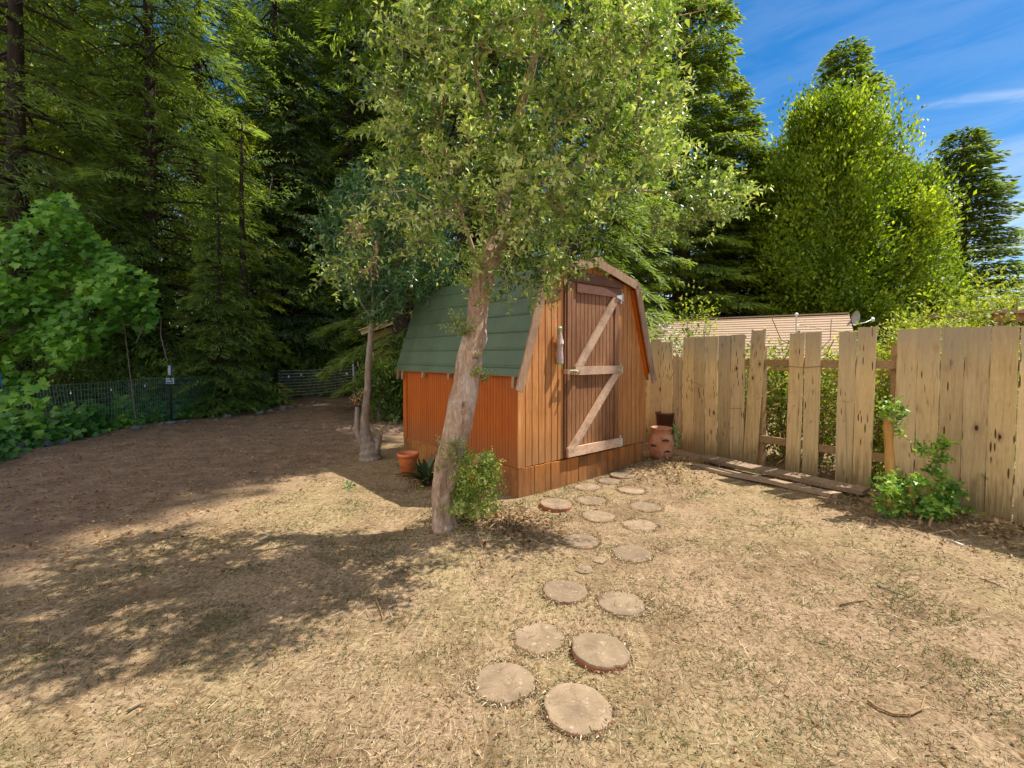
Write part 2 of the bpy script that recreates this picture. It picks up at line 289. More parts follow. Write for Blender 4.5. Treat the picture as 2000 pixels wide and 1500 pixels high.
class MB:
    def __init__(s): s.v = []; s.f = []
    def add(s, vs, fs):
        b = len(s.v); s.v += [tuple(float(c) for c in v) for v in vs]; s.f += [tuple(b+i for i in f) for f in fs]; return s
    def box(s, x0, x1, y0, y1, z0, z1, bev=0.0):
        if bev <= 0:
            return s.add([(x, y, z) for z in (z0, z1) for y in (y0, y1) for x in (x0, x1)], [(0, 2, 3, 1), (4, 5, 7, 6), (0, 1, 5, 4), (1, 3, 7, 5), (3, 2, 6, 7), (2, 0, 4, 6)])
        return s.prism([(x0+bev, y0), (x1-bev, y0), (x1, y0+bev), (x1, y1-bev), (x1-bev, y1), (x0+bev, y1), (x0, y1-bev), (x0, y0+bev)], z0, z1)
    def prism(s, poly, z0, z1):
        n_ = len(poly); vs = [(x, y, z0) for x, y in poly]+[(x, y, z1) for x, y in poly]
        fs = [tuple(range(n_-1, -1, -1)), tuple(range(n_, 2*n_))]+[(i, (i+1) % n_, n_+(i+1) % n_, n_+i) for i in range(n_)]
        return s.add(vs, fs)
    def slab(s, poly, y0, y1):           # polygon in x-z, thickness along y
        n_ = len(poly); vs = [(x, y0, z) for x, z in poly]+[(x, y1, z) for x, z in poly]
        fs = [tuple(range(n_)), tuple(range(2*n_-1, n_-1, -1))]+[(i, n_+i, n_+(i+1) % n_, (i+1) % n_) for i in range(n_)]
        return s.add(vs, fs)
    def bar(s, a, b, w, t, up=(0, 0, 1)):
        a, b = Vector(a), Vector(b); d = (b-a).normalized(); u = Vector(up); sd_ = d.cross(u).normalized(); u = sd_.cross(d).normalized()
        vs = []
        for p in (a, b):
            for i, j in ((-1, -1), (1, -1), (1, 1), (-1, 1)): vs.append(p+sd_*(w/2*i)+u*(t/2*j))
        return s.add(vs, [(0, 1, 2, 3), (7, 6, 5, 4), (0, 4, 5, 1), (1, 5, 6, 2), (2, 6, 7, 3), (3, 7, 4, 0)])
    def tube(s, pts, rad, seg=8, cap=True, wob=0.0):
        pts = [Vector(p) for p in pts]; n_ = len(pts)
        if isinstance(rad, (int, float)): rad = [rad]*n_
        u = None; rings = []
        for i, p in enumerate(pts):
            d = (pts[min(i+1, n_-1)]-pts[max(i-1, 0)])
            d = d.normalized() if d.length > 1e-9 else Vector((0, 0, 1))
            if u is None: u = d.orthogonal().normalized()
            u = (u-d*u.dot(d)); u = u.normalized() if u.length > 1e-6 else d.orthogonal().normalized()
            w = d.cross(u)
            rings.append([p+(u*math.cos(2*math.pi*k/seg)+w*math.sin(2*math.pi*k/seg))*(rad[i]*(1+(random.uniform(-wob, wob) if wob else 0))) for k in range(seg)])
        vs = [v for r_ in rings for v in r_]
        fs = [(i*seg+k, i*seg+(k+1) % seg, (i+1)*seg+(k+1) % seg, (i+1)*seg+k) for i in range(n_-1) for k in range(seg)]
        if cap: fs += [tuple(range(seg-1, -1, -1)), tuple((n_-1)*seg+k for k in range(seg))]
        return s.add(vs, fs)
    def lathe(s, prof, seg=32, c=(0, 0, 0), arc=(0, 2*math.pi)):
        full = abs(arc[1]-arc[0]-2*math.pi) < 1e-6; m = seg if full else seg+1
        vs = []; fs = []
        for r_, z in prof:
            for k in range(m):
                a = arc[0]+(arc[1]-arc[0])*k/seg; vs.append((c[0]+r_*math.cos(a), c[1]+r_*math.sin(a), c[2]+z))
        for i in range(len(prof)-1):
            for k in range(seg):
                k2 = (k+1) % m; fs.append((i*m+k, i*m+k2, (i+1)*m+k2, (i+1)*m+k))
        return s.add(vs, fs)
    def build(s, name, mat, parent=None, smooth=False, loc=None):
        me = bpy.data.meshes.new(name); me.from_pydata(s.v, [], s.f); me.update(); return link(name, me, mat, parent, smooth, loc)

def unit(a): return a/np.maximum(np.linalg.norm(a, axis=-1, keepdims=True), 1e-9)
class Leaves:
    """collects leaf geometry; kinds: fold (two-sided folded leaf), strip (needle strip), lobe (ivy / vine)"""
    def __init__(s): s.V = []; s.F = []; s.T = []; s.n = 0
    def add(s, P, D, Nn, L, W, tone, kind='fold', curl=.15, fold=.25):
        P = np.asarray(P, float); n_ = len(P)
        if n_ == 0: return
        D = unit(np.asarray(D, float)); S = unit(np.cross(D, Nn)); U = np.cross(S, D)
        L = np.broadcast_to(L, (n_,))[:, None]; W = np.broadcast_to(W, (n_,))[:, None]
        if kind == 'fold':
            v = [P, P+D*L*.42+S*W*.5+U*W*fold, P+D*L*.5-U*L*curl*.15, P+D*L*.42-S*W*.5+U*W*fold, P+D*L*.97-U*L*curl]
            f = [(0, 2, 1), (2, 4, 1), (0, 3, 2), (2, 3, 4)]
        elif kind == 'strip':
            v = [P-S*W*.25, P+S*W*.25, P+D*L*.6+S*W*.5-U*L*curl*.4, P+D*L*.6-S*W*.5-U*L*curl*.4, P+D*L-U*L*curl]
            f = [(0, 1, 2), (0, 2, 3), (3, 2, 4)]
        elif kind == 'blade':
            v = [P-S*W*.5, P+S*W*.5, P+D*L*.5+S*W*.45, P+D*L*.5-S*W*.45, P+D*L-U*L*curl]
            f = [(0, 1, 2), (0, 2, 3), (3, 2, 4)]
        else:  # lobe
            prof = [(0.0, .0), (.08, .34), (.30, .56), (.42, .36), (.72, .42), (.70, .16), (1.05, 0), (.70, -.16), (.72, -.42), (.42, -.36), (.30, -.56), (.08, -.34)]
            v = [P+D*L*.42]
            for a, b in prof: v.append(P+D*L*a+S*W*b*.9+U*W*(fold*abs(b)*.6)-U*L*curl*a*a)
            k = len(prof); f = [(0, 1+i, 1+(i+1) % k) for i in range(k)]
        k = len(v); V = np.stack(v, 1).reshape(-1, 3)
        base = s.n+np.arange(n_)[:, None]*k
        for t in f: s.F.append(base+np.array(t)[None, :])
        s.V.append(V); s.T.append(np.repeat(np.broadcast_to(tone, (n_,)), k)); s.n += n_*k
    def build(s, name, mat, parent=None):
        me = np_mesh(name, np.concatenate(s.V), np.concatenate(s.F), np.concatenate(s.T)); return link(name, me, mat, parent)
def rdir(n_, r=None):
    r = r or rng; return unit(r.normal(size=(n_, 3)))
# ------------------------------------------------------------------ ground: one sheet, fine near the camera, reaching the horizon
def fbm(x, y, s, seed):
    r = np.random.default_rng(seed); h = np.zeros_like(x); a = 1.0
    for k in range(5):
        for _ in range(4):
            th, ph = r.uniform(0, 2*math.pi, 2); f = s*(2**k)*r.uniform(.7, 1.3)
            h += a*np.sin((x*math.cos(th)+y*math.sin(th))*f+ph+1.3*np.sin(.6*f*(y*math.cos(th)-x*math.sin(th))+ph))/4
        a *= .5
    return h
def mound(x, y, cx, cy, r_, h): return h*np.exp(-((x-cx)**2+(y-cy)**2)/(r_*r_))
def gh(x, y):
    x = np.asarray(x, float); y = np.asarray(y, float)
    fade = np.clip(1-(np.hypot(x, y)-14)/10, 0, 1)
    h = fade*(.012*fbm(x, y, 1.1, 3)+.006*fbm(x, y, 6.0, 5)+.003*fbm(x, y, 22., 9))
    h += mound(x, y, 2.05, 6.1, .45, .09)+mound(x, y, 1.55, 5.85, .35, .03)+mound(x, y, -.4, 3.98, .45, .05)+mound(x, y, 4.0, 4.6, .5, .05)
    h += mound(x, y, -7.6, 7.2, .9, .08)+mound(x, y, -7.4, 9.5, .9, .06)+mound(x, y, -6.6, 15.5, 1.4, .10)
    h -= fade*np.clip((y-1.2-11)/40, 0, .3)*0
    return h-.012
def make_ground():
    n_ = 520
    u = np.linspace(-1, 1, n_); s_ = np.sign(u)*(np.abs(u)*5.5+(np.abs(u)**9)*240)
    v = np.linspace(0, 1, n_); t = -.6+v*9.5+(v**9)*300
    X, Y = np.meshgrid(s_*1.25, t); Z = gh(X, Y)
    V = np.stack([X, Y, Z], -1).reshape(-1, 3); i = np.arange(n_*n_).reshape(n_, n_)
    F = np.stack([i[:-1, :-1], i[:-1, 1:], i[1:, 1:], i[1:, :-1]], -1).reshape(-1, 4)
    # a plain skirt of ground behind the camera, in the same sheet
    b = len(V); x0, x1 = X[0, 0], X[0, -1]
    back = np.stack([X[0], np.full(n_, -80.0), np.full(n_, -.012)], -1); V = np.concatenate([V, back]); j = b+np.arange(n_)
    F = np.concatenate([F, np.stack([j[:-1], j[1:], i[0, 1:], i[0, :-1]], -1)])
    o = link('ground', np_mesh('ground', V, F), 'dry_ground', smooth=True); return tag(o, 'dusty tan yard ground with dry trampled grass and bare soil', 'ground', kind='structure')
make_ground()
def G(px, py): p = gp(px, py); p[2] = float(gh(p[0], p[1])); return p

# ------------------------------------------------------------------ garden shed
SC = np.array((.065, 4.88)); UA = math.atan2(.657, .754)
SW, SD, ZS, ZE, ZB, ZR, BI, OV = 2.40, 2.50, .305, 1.33, 2.42, 2.63, .34, .10
shed = tag(empty('garden_shed', (SC[0], SC[1], 0), UA), 'small brown barn-shaped wooden garden shed with green metal gambrel roof and Z-braced door', 'shed')
def roof_z(x):
    x = min(x, SW-x)
    return ZE+(ZB-ZE)*x/BI if x < BI else ZB+(ZR-ZB)*(x-BI)/(SW/2-BI)
def strip_wall(mb, x0, x1, z0, y0, y1, pitch, groove, top=None, x_off=0, bevel=.003):
    x = x0
    mb_back_top = top or (lambda q: roof_z(q)-.02)
    while x < x1-1e-6:
        a, b = x+groove/2, min(x+pitch, x1)-groove/2
        if b-a > .004:
            pts = [(a, z0), (b, z0), (b, mb_back_top(b))]
            for k in (BI, SW/2, SW-BI):
                if a < k < b: pts.append((k, mb_back_top(k)))
            pts = pts[:3]+sorted(pts[3:], key=lambda q: -q[0])+[(a, mb_back_top(a))]
            mb.slab(pts, y0, y1)
        x += pitch
# front gable wall: grooved sheet siding in real relief
mb = MB()
gab = [(0, ZS), (SW, ZS), (SW, ZE-.03), (SW-BI, ZB-.03), (SW/2, ZR-.03), (BI, ZB-.03), (0, ZE-.03)]
mb.slab(gab, .016, .05)
strip_wall(mb, 0, .70, ZS, -.004, .018, .100, .012); strip_wall(mb, 1.75, SW, ZS, -.004, .018, .100, .012)
def clip_top(x): return roof_z(x)-.02
strip_wall(mb, .70, 1.75, 2.36, -.004, .018, .105, .012, top=lambda q: roof_z(q)-.025)
mb.build('front_wall', 'siding_front', shed)
mb = MB(); mb.slab([(x, z) for x, z in gab], SD-.05, SD); mb.build('back_wall', 'siding_side', shed)
for nm, xa, xb, sgn in (('side_wall', .0, .05, -1), ('side_wall', SW-.05, SW, 1)):
    mb = MB(); mb.box(xa+(.008 if sgn < 0 else 0), xb-(.008 if sgn > 0 else 0), .051, SD-.051, ZS, ZE-.02)
    y = .055
    while y < SD-.06:
        xo = (-.003, .0085) if sgn < 0 else (SW-.0085, SW+.003)
        mb.box(xo[0], xo[1], y+.003, min(y+.052, SD-.055)-.003, ZS, ZE-.04); y += .052
    mb.build(nm, 'siding_side', shed)
# corner boards
for x, y, w, mat in ((-.012, .0, .10, 'siding_side'),):
    mb = MB(); mb.box(-.020, -.0035, -.006, .10, ZS+.002, ZE-.05, .002); mb.build('corner_board', mat, shed); mb = MB(); mb.box(-.020, -.0035, SD-.09, SD+.006, ZS+.002, ZE-.05, .002); mb.build('corner_board', mat, shed)
mb = MB(); mb.box(-.020, .055, -.024, -.0065, ZS+.002, ZE-.0, .002); mb.build('corner_board', 'siding_front', shed)
# skirt boards round the base (front ones uneven in height and shade)
rr = random.Random(4)
x = -.012
for w in (.235, .16, .09, .13, .15, .20, .15, .17, .11, .12, .12, .13, .14, .22, .18):
    b = min(x+w-.006, SW+.005)
    if b-x > .02:
        xm = (x+b)/2; p = SC+np.array((math.cos(UA), math.sin(UA)))*xm; g0 = float(gh(p[0], p[1]))-.03
        t = rr.uniform(.0, .012); pts = [(0, g0), (b-x, g0), (b-x+rr.uniform(-.004, .004), ZS-.004-rr.uniform(0, .012)), (rr.uniform(-.003, .003), ZS-.004-rr.uniform(0, .012))]
        mb = MB(); mb.slab(pts, -.018-t, .02); mb.build('skirt_board', 'skirt_wood', shed, loc=(x, -.002, 0))
    x += w
mb = MB(); mb.box(-.016, .004, .004, SD, -.03, ZS-.004, .002); mb.build('side_skirt', 'skirt_wood', shed)
mb = MB(); mb.box(SW-.03, SW-.01, .03, SD-.01, -.03, ZS-.004); mb.build('side_skirt', 'skirt_wood', shed)
# door
door = MB(); D0, D1, DZ0, DZ1 = .72, 1.73, .325, 2.345
door.box(D0, D1, -.010, .006, DZ0, DZ1)
strip_wall(door, D0+.012, D0+.165, DZ0, -.034, -.010, .075, .011, top=lambda q: DZ1)
strip_wall(door, D0+.175, D1-.11, DZ0, -.024, -.010, .072, .011, top=lambda q: DZ1)
strip_wall(door, D1-.095, D1, DZ0, -.032, -.010, .095, .008, top=lambda q: DZ1)
dr = door.build('door', 'siding_door', shed)
mb = MB()
mb.box(.700, .716, -.026, -.004, DZ0, 2.36); mb.build('door_frame', 'dark_trim', shed)
# arched head board and dark top rail
mb = MB(); pts = [(D0+.06, 2.372), (D1+.07, 2.372)]+[(D1+.07-(D1-D0+.01)*k/10, 2.45+.045*math.sin(math.pi*k/10)) for k in range(11)]
mb.slab(pts, -.034, -.0045); mb.build('head_board', 'dark_trim', shed)
mb = MB(); mb.box(D0+.155, D1+.02, -.056, -.035, 2.245, 2.345, .003); mb.build('top_rail', 'dark_trim', dr)
for z0, z1, x0, x1 in ((1.275, 1.375, D0+.12, D1-.025), (.325, .435, D0-.005, D1-.01)):
    mb = MB(); mb.box(x0, x1, -.068, -.035, z0, z1, .004); mb.build('rail', 'weathered_rail', dr)
for a, b in (((D0+.20, 1.378), (D1-.09, 2.242)), ((D0+.105, .438), (D1-.085, 1.272))):
    A, B = np.array(a), np.array(b); d = (B-A)/np.linalg.norm(B-A)
    # brace ends cut level against the rails
    hw = .052/d[1]; mb = MB(); mb.slab([(A[0]-hw, A[1]), (A[0]+hw, A[1]), (B[0]+hw, B[1]), (B[0]-hw, B[1])], -.062, -.035)
    me_o = mb.build('brace', 'weathered_rail', dr)
for z, mat in ((2.25, 'galvanised'), (1.325, 'brass'), (.385, 'galvanised')):
    mb = MB(); mb.slab([(D1-.115, z-.012), (D1-.115, z+.012), (D1+.0, z+.036), (D1+.0, z-.036)], -.078, -.0695)
    mb.tube([(D1+.006, -.078, z-.05), (D1+.006, -.078, z+.05)], .008, 8); mb.box(D1+.012, D1+.045, -.044, -.0335, z-.075, z+.075, .004)
    for q in (-.055, .055): mb.tube([(D1+.03, -.049, z+q), (D1+.03, -.042, z+q)], .006, 8)
    mb.build('hinge', mat, dr)
mb = MB(); z = 1.315
mb.box(D0+.02, D0+.14, -.078, -.0685, z-.014, z+.03, .004); mb.tube([(D0-.03, -.09, z+.012), (D0+.15, -.09, z+.012)], .009, 8); mb.box(D0+.155, D0+.175, -.10, -.0685, z-.03, z+.02, .002)
mb.tube([(D0+.10, -.09, z+.01), (D0+.10, -.125, z-.006), (D0+.10, -.12, z-.035)], .008, 8); mb.box(D0-.055, D0-.02, -.105, -.034, z-.022, z+.030, .003)
for q in range(4): mb.tube([(D0+.03+q*.035, -.085, z-.02), (D0+.03+q*.035, -.098, z-.03)], .006, 6)
mb.build('latch', 'brass', dr)
# roof: metal sheets with ribs running along the length
def roof_profile(s):
    f = (lambda x: x) if s < 0 else (lambda x: SW-x)
    A = (-.055, ZE-.035); B = (BI-.015, ZB+.035); C_ = (SW/2, ZR+.03)
    pts = []
    for P, Q, n_ in ((A, B, 6), (B, C_, 4)):
        P, Q = np.array(P), np.array(Q); L = np.linalg.norm(Q-P); d = (Q-P)/L; nn = np.array((-d[1], d[0]))
        for k in range(n_):
            t0 = L*k/n_
            for dt, h in ((0, 0), (.078, .0), (.084, .007), (.090, .011), (.098, .011), (.105, .007), (.111, 0)):
                if t0+dt < L-.002: p = P+d*(t0+dt)+nn*h; pts.append(p)
    pts.append(np.array(C_)); return [(f(p[0]), p[1]) for p in pts]
for s_, nm in ((-1, 'roof_panel'), (1, 'roof_panel')):
    pr = roof_profile(s_); y0, y1 = -OV+.03, SD+.16
    vs = [(x, y0, z) for x, z in pr]+[(x, y1, z) for x, z in pr]+[(x, y0, z-.006) for x, z in pr]+[(x, y1, z-.006) for x, z in pr]
    k = len(pr); fs = [(i, i+1, k+i+1, k+i) for i in range(k-1)]+[(2*k+i, 3*k+i, 3*k+i+1, 2*k+i+1) for i in range(k-1)]
    fs += [(0, k, 3*k, 2*k), (k-1, 3*k-1, 4*k-1, 2*k-1)]+[(i, 2*k+i, 2*k+i+1, i+1) for i in range(k-1)]+[(k+i, k+i+1, 3*k+i+1, 3*k+i) for i in range(k-1)]
    MB().add(vs, fs).build(nm, 'green_roof', shed)
mb = MB(); mb.slab([(SW/2-.10, ZR+.012), (SW/2, ZR+.046), (SW/2+.10, ZR+.012), (SW/2+.10, ZR+.018), (SW/2, ZR+.054), (SW/2-.10, ZR+.018)], -OV+.025, SD+.165); mb.build('ridge_cap', 'green_roof', shed)
# rake boards
def offs(A, B, d0, d1, y0, y1, mb, j=0.0, seed=0):
    A, B = np.array(A), np.array(B); L = np.linalg.norm(B-A); d = (B-A)/L; nn = np.array((-d[1], d[0])); r_ = random.Random(seed)
    n_ = 10; up = [A+d*L*k/n_+nn*(d1+r_.uniform(-j, j)) for k in range(n_+1)]; dn = [A+d*L*k/n_+nn*(d0+r_.uniform(-j, j)*.5) for k in range(n_+1)]
    mb.slab([tuple(p) for p in dn]+[tuple(p) for p in reversed(up)], y0, y1)
rake = [((-.085, ZE-.19), (BI-.01, ZB+.02)), ((BI-.012, ZB+.024), (SW/2-.002, ZR+.024)), ((SW/2+.002, ZR+.024), (SW-BI+.012, ZB+.024)), ((SW-BI+.01, ZB+.02), (SW+.085, ZE-.19))]
for i, (a, b) in enumerate(rake):
    mb = MB(); offs(a, b, -.075, .03, -OV, -OV+.022, mb, .006, i); mb.build('rake_board', 'weathered_trim', shed)
    mb = MB(); offs(a if i != 0 else (-.03, ZE-.06), b if i != 3 else (SW+.03, ZE-.06), -.022, -.004, -OV+.024, -.0085, mb, 0, i); mb.build('soffit_board', 'siding_side', shed)
for k, (a, b) in enumerate((((SW-BI+.01, ZB-.03), (SW+.03, ZE-.08)),)):
    mb = MB(); offs(a, b, -.075, -.026, -.045, -.0045, mb, 0, 3); mb.build('fly_rafter', 'siding_side', shed)
for y in (.02, .62, 1.25, 1.88, 2.46, 2.60):
    for sx in (-1, 1):
        mb = MB(); f = (lambda x: x) if sx < 0 else (lambda x: SW-x)
        mb.slab([(f(-.002 if y < 2.5 else .03), ZE-.07), (f(-.066), ZE-.10-(.07 if y > 2 or y < .1 else .02)), (f(-.058), ZE-.05), (f(-.002), ZE-.045)][::sx*-1], y-.02, y+.02)
        mb.build('rafter_tail', 'weathered_trim', shed)
mb = MB(); [mb.slab([(-.058, ZE-.048-q), (-.050, ZE-.048-q), (-.046, ZE-.040-q), (-.060, ZE-.040-q)], -OV+.03, SD+.15) for q in (0,)]; mb.build('eave_edge', 'rail_wood', shed)
def shed_world(x, y, z):
    c, s = math.cos(UA), math.sin(UA); return np.array((SC[0]+c*x-s*y, SC[1]+s*x+c*y, z))

# ornament: an oversized bottle fixed to the siding
bp = shed_world(.585, -.052, 0); bz = 1.40
bt = tag(empty('bottle_ornament', (bp[0], bp[1], bz), UA), 'tall ornamental soda bottle with green neck hung on the shed left of its door', 'bottle')
MB().lathe([(.0, 0), (.034, .001), (.041, .010), (.041, .022)], 28).build('base', 'bottle_glass_green', bt, True)
MB().lathe([(.041, .022), (.040, .035), (.0425, .06), (.0405, .10), (.0365, .135), (.036, .20), (.039, .225)], 28).build('body', 'bottle_body', bt, True)
MB().lathe([(.0395, .222), (.043, .226), (.0435, .275), (.039, .282)], 28).build('label', 'bottle_label', bt, True)
MB().lathe([(.039, .28), (.034, .305), (.025, .34), (.019, .365)], 28).build('shoulder', 'bottle_body', bt, True)
MB().lathe([(.0195, .362), (.0185, .39), (.020, .40), (.020, .412), (.0175, .414)], 24).build('neck', 'bottle_glass_green', bt, True)
MB().lathe([(.0205, .408), (.0225, .41), (.0205, .428), (.0, .430)], 24).build('cap', 'bottle_cap', bt, True)
mb = MB(); mb.box(-.006, .006, .03, .050, .20, .22); mb.build('bracket', 'galvanised', bt)
# ornament emblem: an indistinct oval on the label
mb = MB(); mb.lathe([(.0440, .236), (.0446, .243), (.0446, .258), (.0440, .265)], 12, arc=(-2.3, -.8)); mb.build('emblem', 'bottle_cap', bt, True)

# ------------------------------------------------------------------ plank fence on the right
FP0, FD = np.array((4.42, 4.43)), np.array((-.5, .866)); FD = FD/np.linalg.norm(FD)
FA = math.atan2(-FD[1], -FD[0])               # local X runs towards the camera's right (down the fence), -Y faces the yard
def fence_s(px, off=0.0):
    k = (px-1000)/F_PX; P = FP0; return (P[0]-k*P[1])/(k*FD[1]-FD[0])
def fence_pt(px, py):
    s = fence_s(px); p = FP0+FD*s; r = ray(px, py); return s, p, CAM_H+r[2]*p[1]/r[1]
fence = tag(empty('plank_fence', (FP0[0], FP0[1], 0), FA), 'weathered tan plank fence with missing boards and leaning board right of the shed', 'fence')
Z = 2.597; boards = [  # left, right, top in the enlarged crop ; bottom-left, bottom-right, lift
 (70, 104, 236, 0), (108, 160, 215, 0), (162, 218, 229, 0), (221, 268, 292, 0), (272, 327, 207, 0), (328, 384, 205, 0), (387, 446, 201, 0), (451, 512, 196, 0), (514, 582, 192, 0),
 (622, 692, 172, -33), (814, 886, 183, -13), (892, 970, 180, -8), (1062, 1148, 178, -9), (1156, 1250, 153, -12),
 (1358, 1462, 165, -8), (1465, 1576, 158, -6), (1583, 1699, 155, -7), (1704, 1829, 152, -9), (1837, 1975, 149, -10), (1983, 2120, 147, -10), (2128, 2290, 145, 0), (2298, 2490, 143, 0), (2500, 2720, 141, 0)]
for i, (a, b, t, lean) in enumerate(boards):
    xl, xr, yt = 1230+a/Z, 1230+b/Z, 580+t/Z
    s0, p0, z0 = fence_pt(xl, yt); s1, p1, z1 = fence_pt(xr, yt-.3*(xr-xl)*.04)
    X0, X1 = -s0, -s1; w = X1-X0; zt = (z0+z1)/2; r_ = random.Random(i+5)
    kl = lean/Z/F_PX*p0[1]/1.0*1.25
    gz = float(gh(p0[0], p0[1]))-.05; lift = .0
    if i == 9: lift = .03
    n_ = 7; L_, R_, T_ = [], [], []
    mbv = MB(); th = .019
    jag = [r_.uniform(-.006, .006) for _ in range(5)]
    if i == 3: jag = [.05, -.03, .02, -.05, .03]
    if i == 2: jag = [.01, .0, -.005, .0, -.02]
    outline = []
    for k in range(n_): q = k/(n_-1); outline.append((kl*(1-q)+r_.uniform(-.0025, .0025), gz+lift+(zt-gz)*q))
    for k in range(1, 4): outline.append((w*k/4, zt+jag[k]))
    for k in range(n_): q = 1-k/(n_-1); outline.append((w+kl*(1-q)+r_.uniform(-.0025, .0025), gz+lift+(zt+(.006 if i > 12 else 0)-gz)*q))
    mbv.slab(outline, -th/2, th/2)
    bo = mbv.build('board', 'fence_wood', fence, loc=(X0, r_.uniform(-.006, .006)-(.01 if i == 9 else 0), 0)); bo.rotation_euler[1] = 0
sA, sB = fence_s(1262), fence_s(2350)
mb = MB(); mb.box(-sA, -sB, .014, .052, 1.36, 1.45, .004); mb.build('rail', 'rail_wood', fence)
mb = MB(); mb.box(-sA, -sB, .014, .052, .33, .42, .004); mb.build('rail', 'rail_wood', fence)
for px in (1480, 1745, 2040, 2300):
    s = -fence_s(px); mb = MB(); mb.box(s-.045, s+.045, .054, .144, -.1, 1.62, .006); mb.build('post', 'rail_wood', fence)
s0, s1 = -fence_s(1540), -fence_s(1605); mb = MB(); mb.tube([(s0, -.014, 1.37), ((s0+s1)/2, -.016, 1.355), (s1, -.014, 1.375), (s1+.01, .02, 1.375)], .004, 6); mb.build('tie_wire', 'rail_wood', fence)

# the two old planks lying at the foot of the fence
def plank(a, b, w, t, z, name, label, roll=0.0):
    A, B = gp(*a), gp(*b); d = B-A; L = float(np.hypot(d[0], d[1])); an = math.atan2(d[1], d[0])
    mb = MB(); n_ = 10; r_ = random.Random(int(a[0]))
    top = [(L*k/n_, .008*math.sin(k*1.3)) for k in range(n_+1)]
    vs = []; fs = []
    for x, e in top:
        for y in (-w/2+r_.uniform(-.004, .004), w/2+r_.uniform(-.004, .004)):
            for zz in (0, t): vs.append((x, y+e*.5, zz+e*.4))
    for k in range(n_):
        o = k*4; fs += [(o, o+4, o+5, o+1), (o+2, o+3, o+7, o+6), (o+1, o+5, o+7, o+3), (o, o+2, o+6, o+4)]
    fs += [(0, 1, 3, 2), (n_*4, n_*4+2, n_*4+3, n_*4+1)]
    o = mb.add(vs, fs).build(name, 'plank_wood', loc=(A[0], A[1], z)); o.rotation_euler = (roll, -.0, an)
    # let the grain run along the board
    return tag(o, label, 'plank', 'old planks on the ground')
plank((1375, 904), (1692, 974), .17, .042, .055, 'lying_plank', 'upper grey weathered plank lying along the foot of the fence', .10)
plank((1345, 911), (1640, 973), .15, .04, .006, 'lying_plank', 'lower weathered plank half under another at the foot of the fence', -.02)
plank((1560, 935), (1712, 972), .10, .03, .004, 'lying_plank', 'short plank end poking out right behind the two long planks')

# ------------------------------------------------------------------ stepping stones
stones = [(984, 1327, 122, .012, 'large left front stepping stone, nearest stone of the left row'), (1128, 1376, 136, .022, 'largest and nearest stepping stone at the bottom of the photo'),
 (1052, 1241, 102, .010, 'weedy-edged stepping stone directly behind the left front one'), (1173, 1263, 113, .034, 'raised stepping stone with a thick dark red left edge near the front'),
 (1103, 1150, 88, .020, 'stepping stone with a chipped pink left rim in the middle of the path'), (1214, 1174, 94, .012, 'buff stepping stone right of the pink-rimmed one mid-path'),
 (1134, 1054, 72, .012, 'stepping stone nearest the edge of the tree shadow, with a twig lying on it'), (1235, 1078, 76, .010, 'pale stepping stone right of the one with a twig on it'),
 (1169, 1006, 64, .014, 'reddish-edged stepping stone behind the one with a twig'), (1250, 1022, 66, .003, 'dusty faded stepping stone in the right row, half sunk in soil'),
 (1086, 981, 62, .045, 'thick red stepping stone by the shed corner, a hollow worn in its top'), (1155, 976, 60, .008, 'low stepping stone right of the thick red one'),
 (1261, 987, 62, .001, 'almost buried stepping stone in the right row'), (1148, 950, 54, .007, 'stepping stone closest to the left end of the door sill'),
 (1191, 939, 46, .005, 'small-looking stepping stone in front of the door'), (1234, 956, 54, .004, 'sandy stepping stone right of the one in front of the door'),
 (1214, 926, 45, .010, 'farthest stepping stone, nearest the shed wall')]
for i, (x, y, w, zt, lab) in enumerate(stones):
    p = gp(x, y, zt); g0 = float(gh(p[0], p[1])); p = gp(x, y, zt+g0+.005); d_ = p[1]; r0 = w/F_PX*d_/2; r_ = random.Random(i*3+1)
    r0 = max(.13, min(.165, r0)); ph = [r_.uniform(0, 6.28) for _ in range(4)]; nt = [(r_.uniform(0, 6.28), r_.uniform(.03, .11), r_.uniform(.08, .22)) for _ in range(3)]
    seg = 56; mb = MB(); prof = [(.02, 0), (.55, .0), (.93, -.001), (.98, -.004), (1.0, -.012), (1.0, -.075)]
    if i == 10: prof = [(.02, -.012), (.35, -.010), (.55, .0), (.93, -.001), (.985, -.004), (1.0, -.010), (1.0, -.075)]
    vs = []; fs = []
    for j, (q, z) in enumerate(prof):
        for k in range(seg):
            a = 2*math.pi*k/seg; chip = (.05 if (i in (4, 8, 10) and .35 < (a/6.283) < .75 and j >= len(prof)-3) else 0)
            rr_ = r0*q*(1-(q > .9)*sum(dn_*math.exp(-(((a-a0_+math.pi) % 6.2832-math.pi)/w_)**2) for a0_, dn_, w_ in nt)+.014*math.sin(3*a+ph[0])+.010*math.sin(7*a+ph[1])+.007*math.sin(13*a+ph[2])+.006*math.sin(23*a+ph[3])*(q > .9)); vs.append((rr_*math.cos(a), rr_*math.sin(a), z-chip*.15*(j == len(prof)-2)))
    for j in range(len(prof)-1):
        for k in range(seg): fs.append((j*seg+k, (j+1)*seg+k, (j+1)*seg+(k+1) % seg, j*seg+(k+1) % seg))
    fs.append(tuple(range(seg)))
    o = mb.add(vs, fs).build('stepping_stone', 'stepping_stone', smooth=True, loc=(p[0], p[1], g0+zt*.9+.002)); o.data.polygons.foreach_set('use_smooth', np.zeros(len(o.data.polygons), bool))
    o.rotation_euler = (r_.uniform(-.03, .03)+(.03 if zt > .02 else 0), r_.uniform(-.02, .02)+(.05 if zt > .02 else 0), r_.uniform(0, 0.01))
    tag(o, lab, 'stepping stone', 'round stepping stones leading to the shed door')
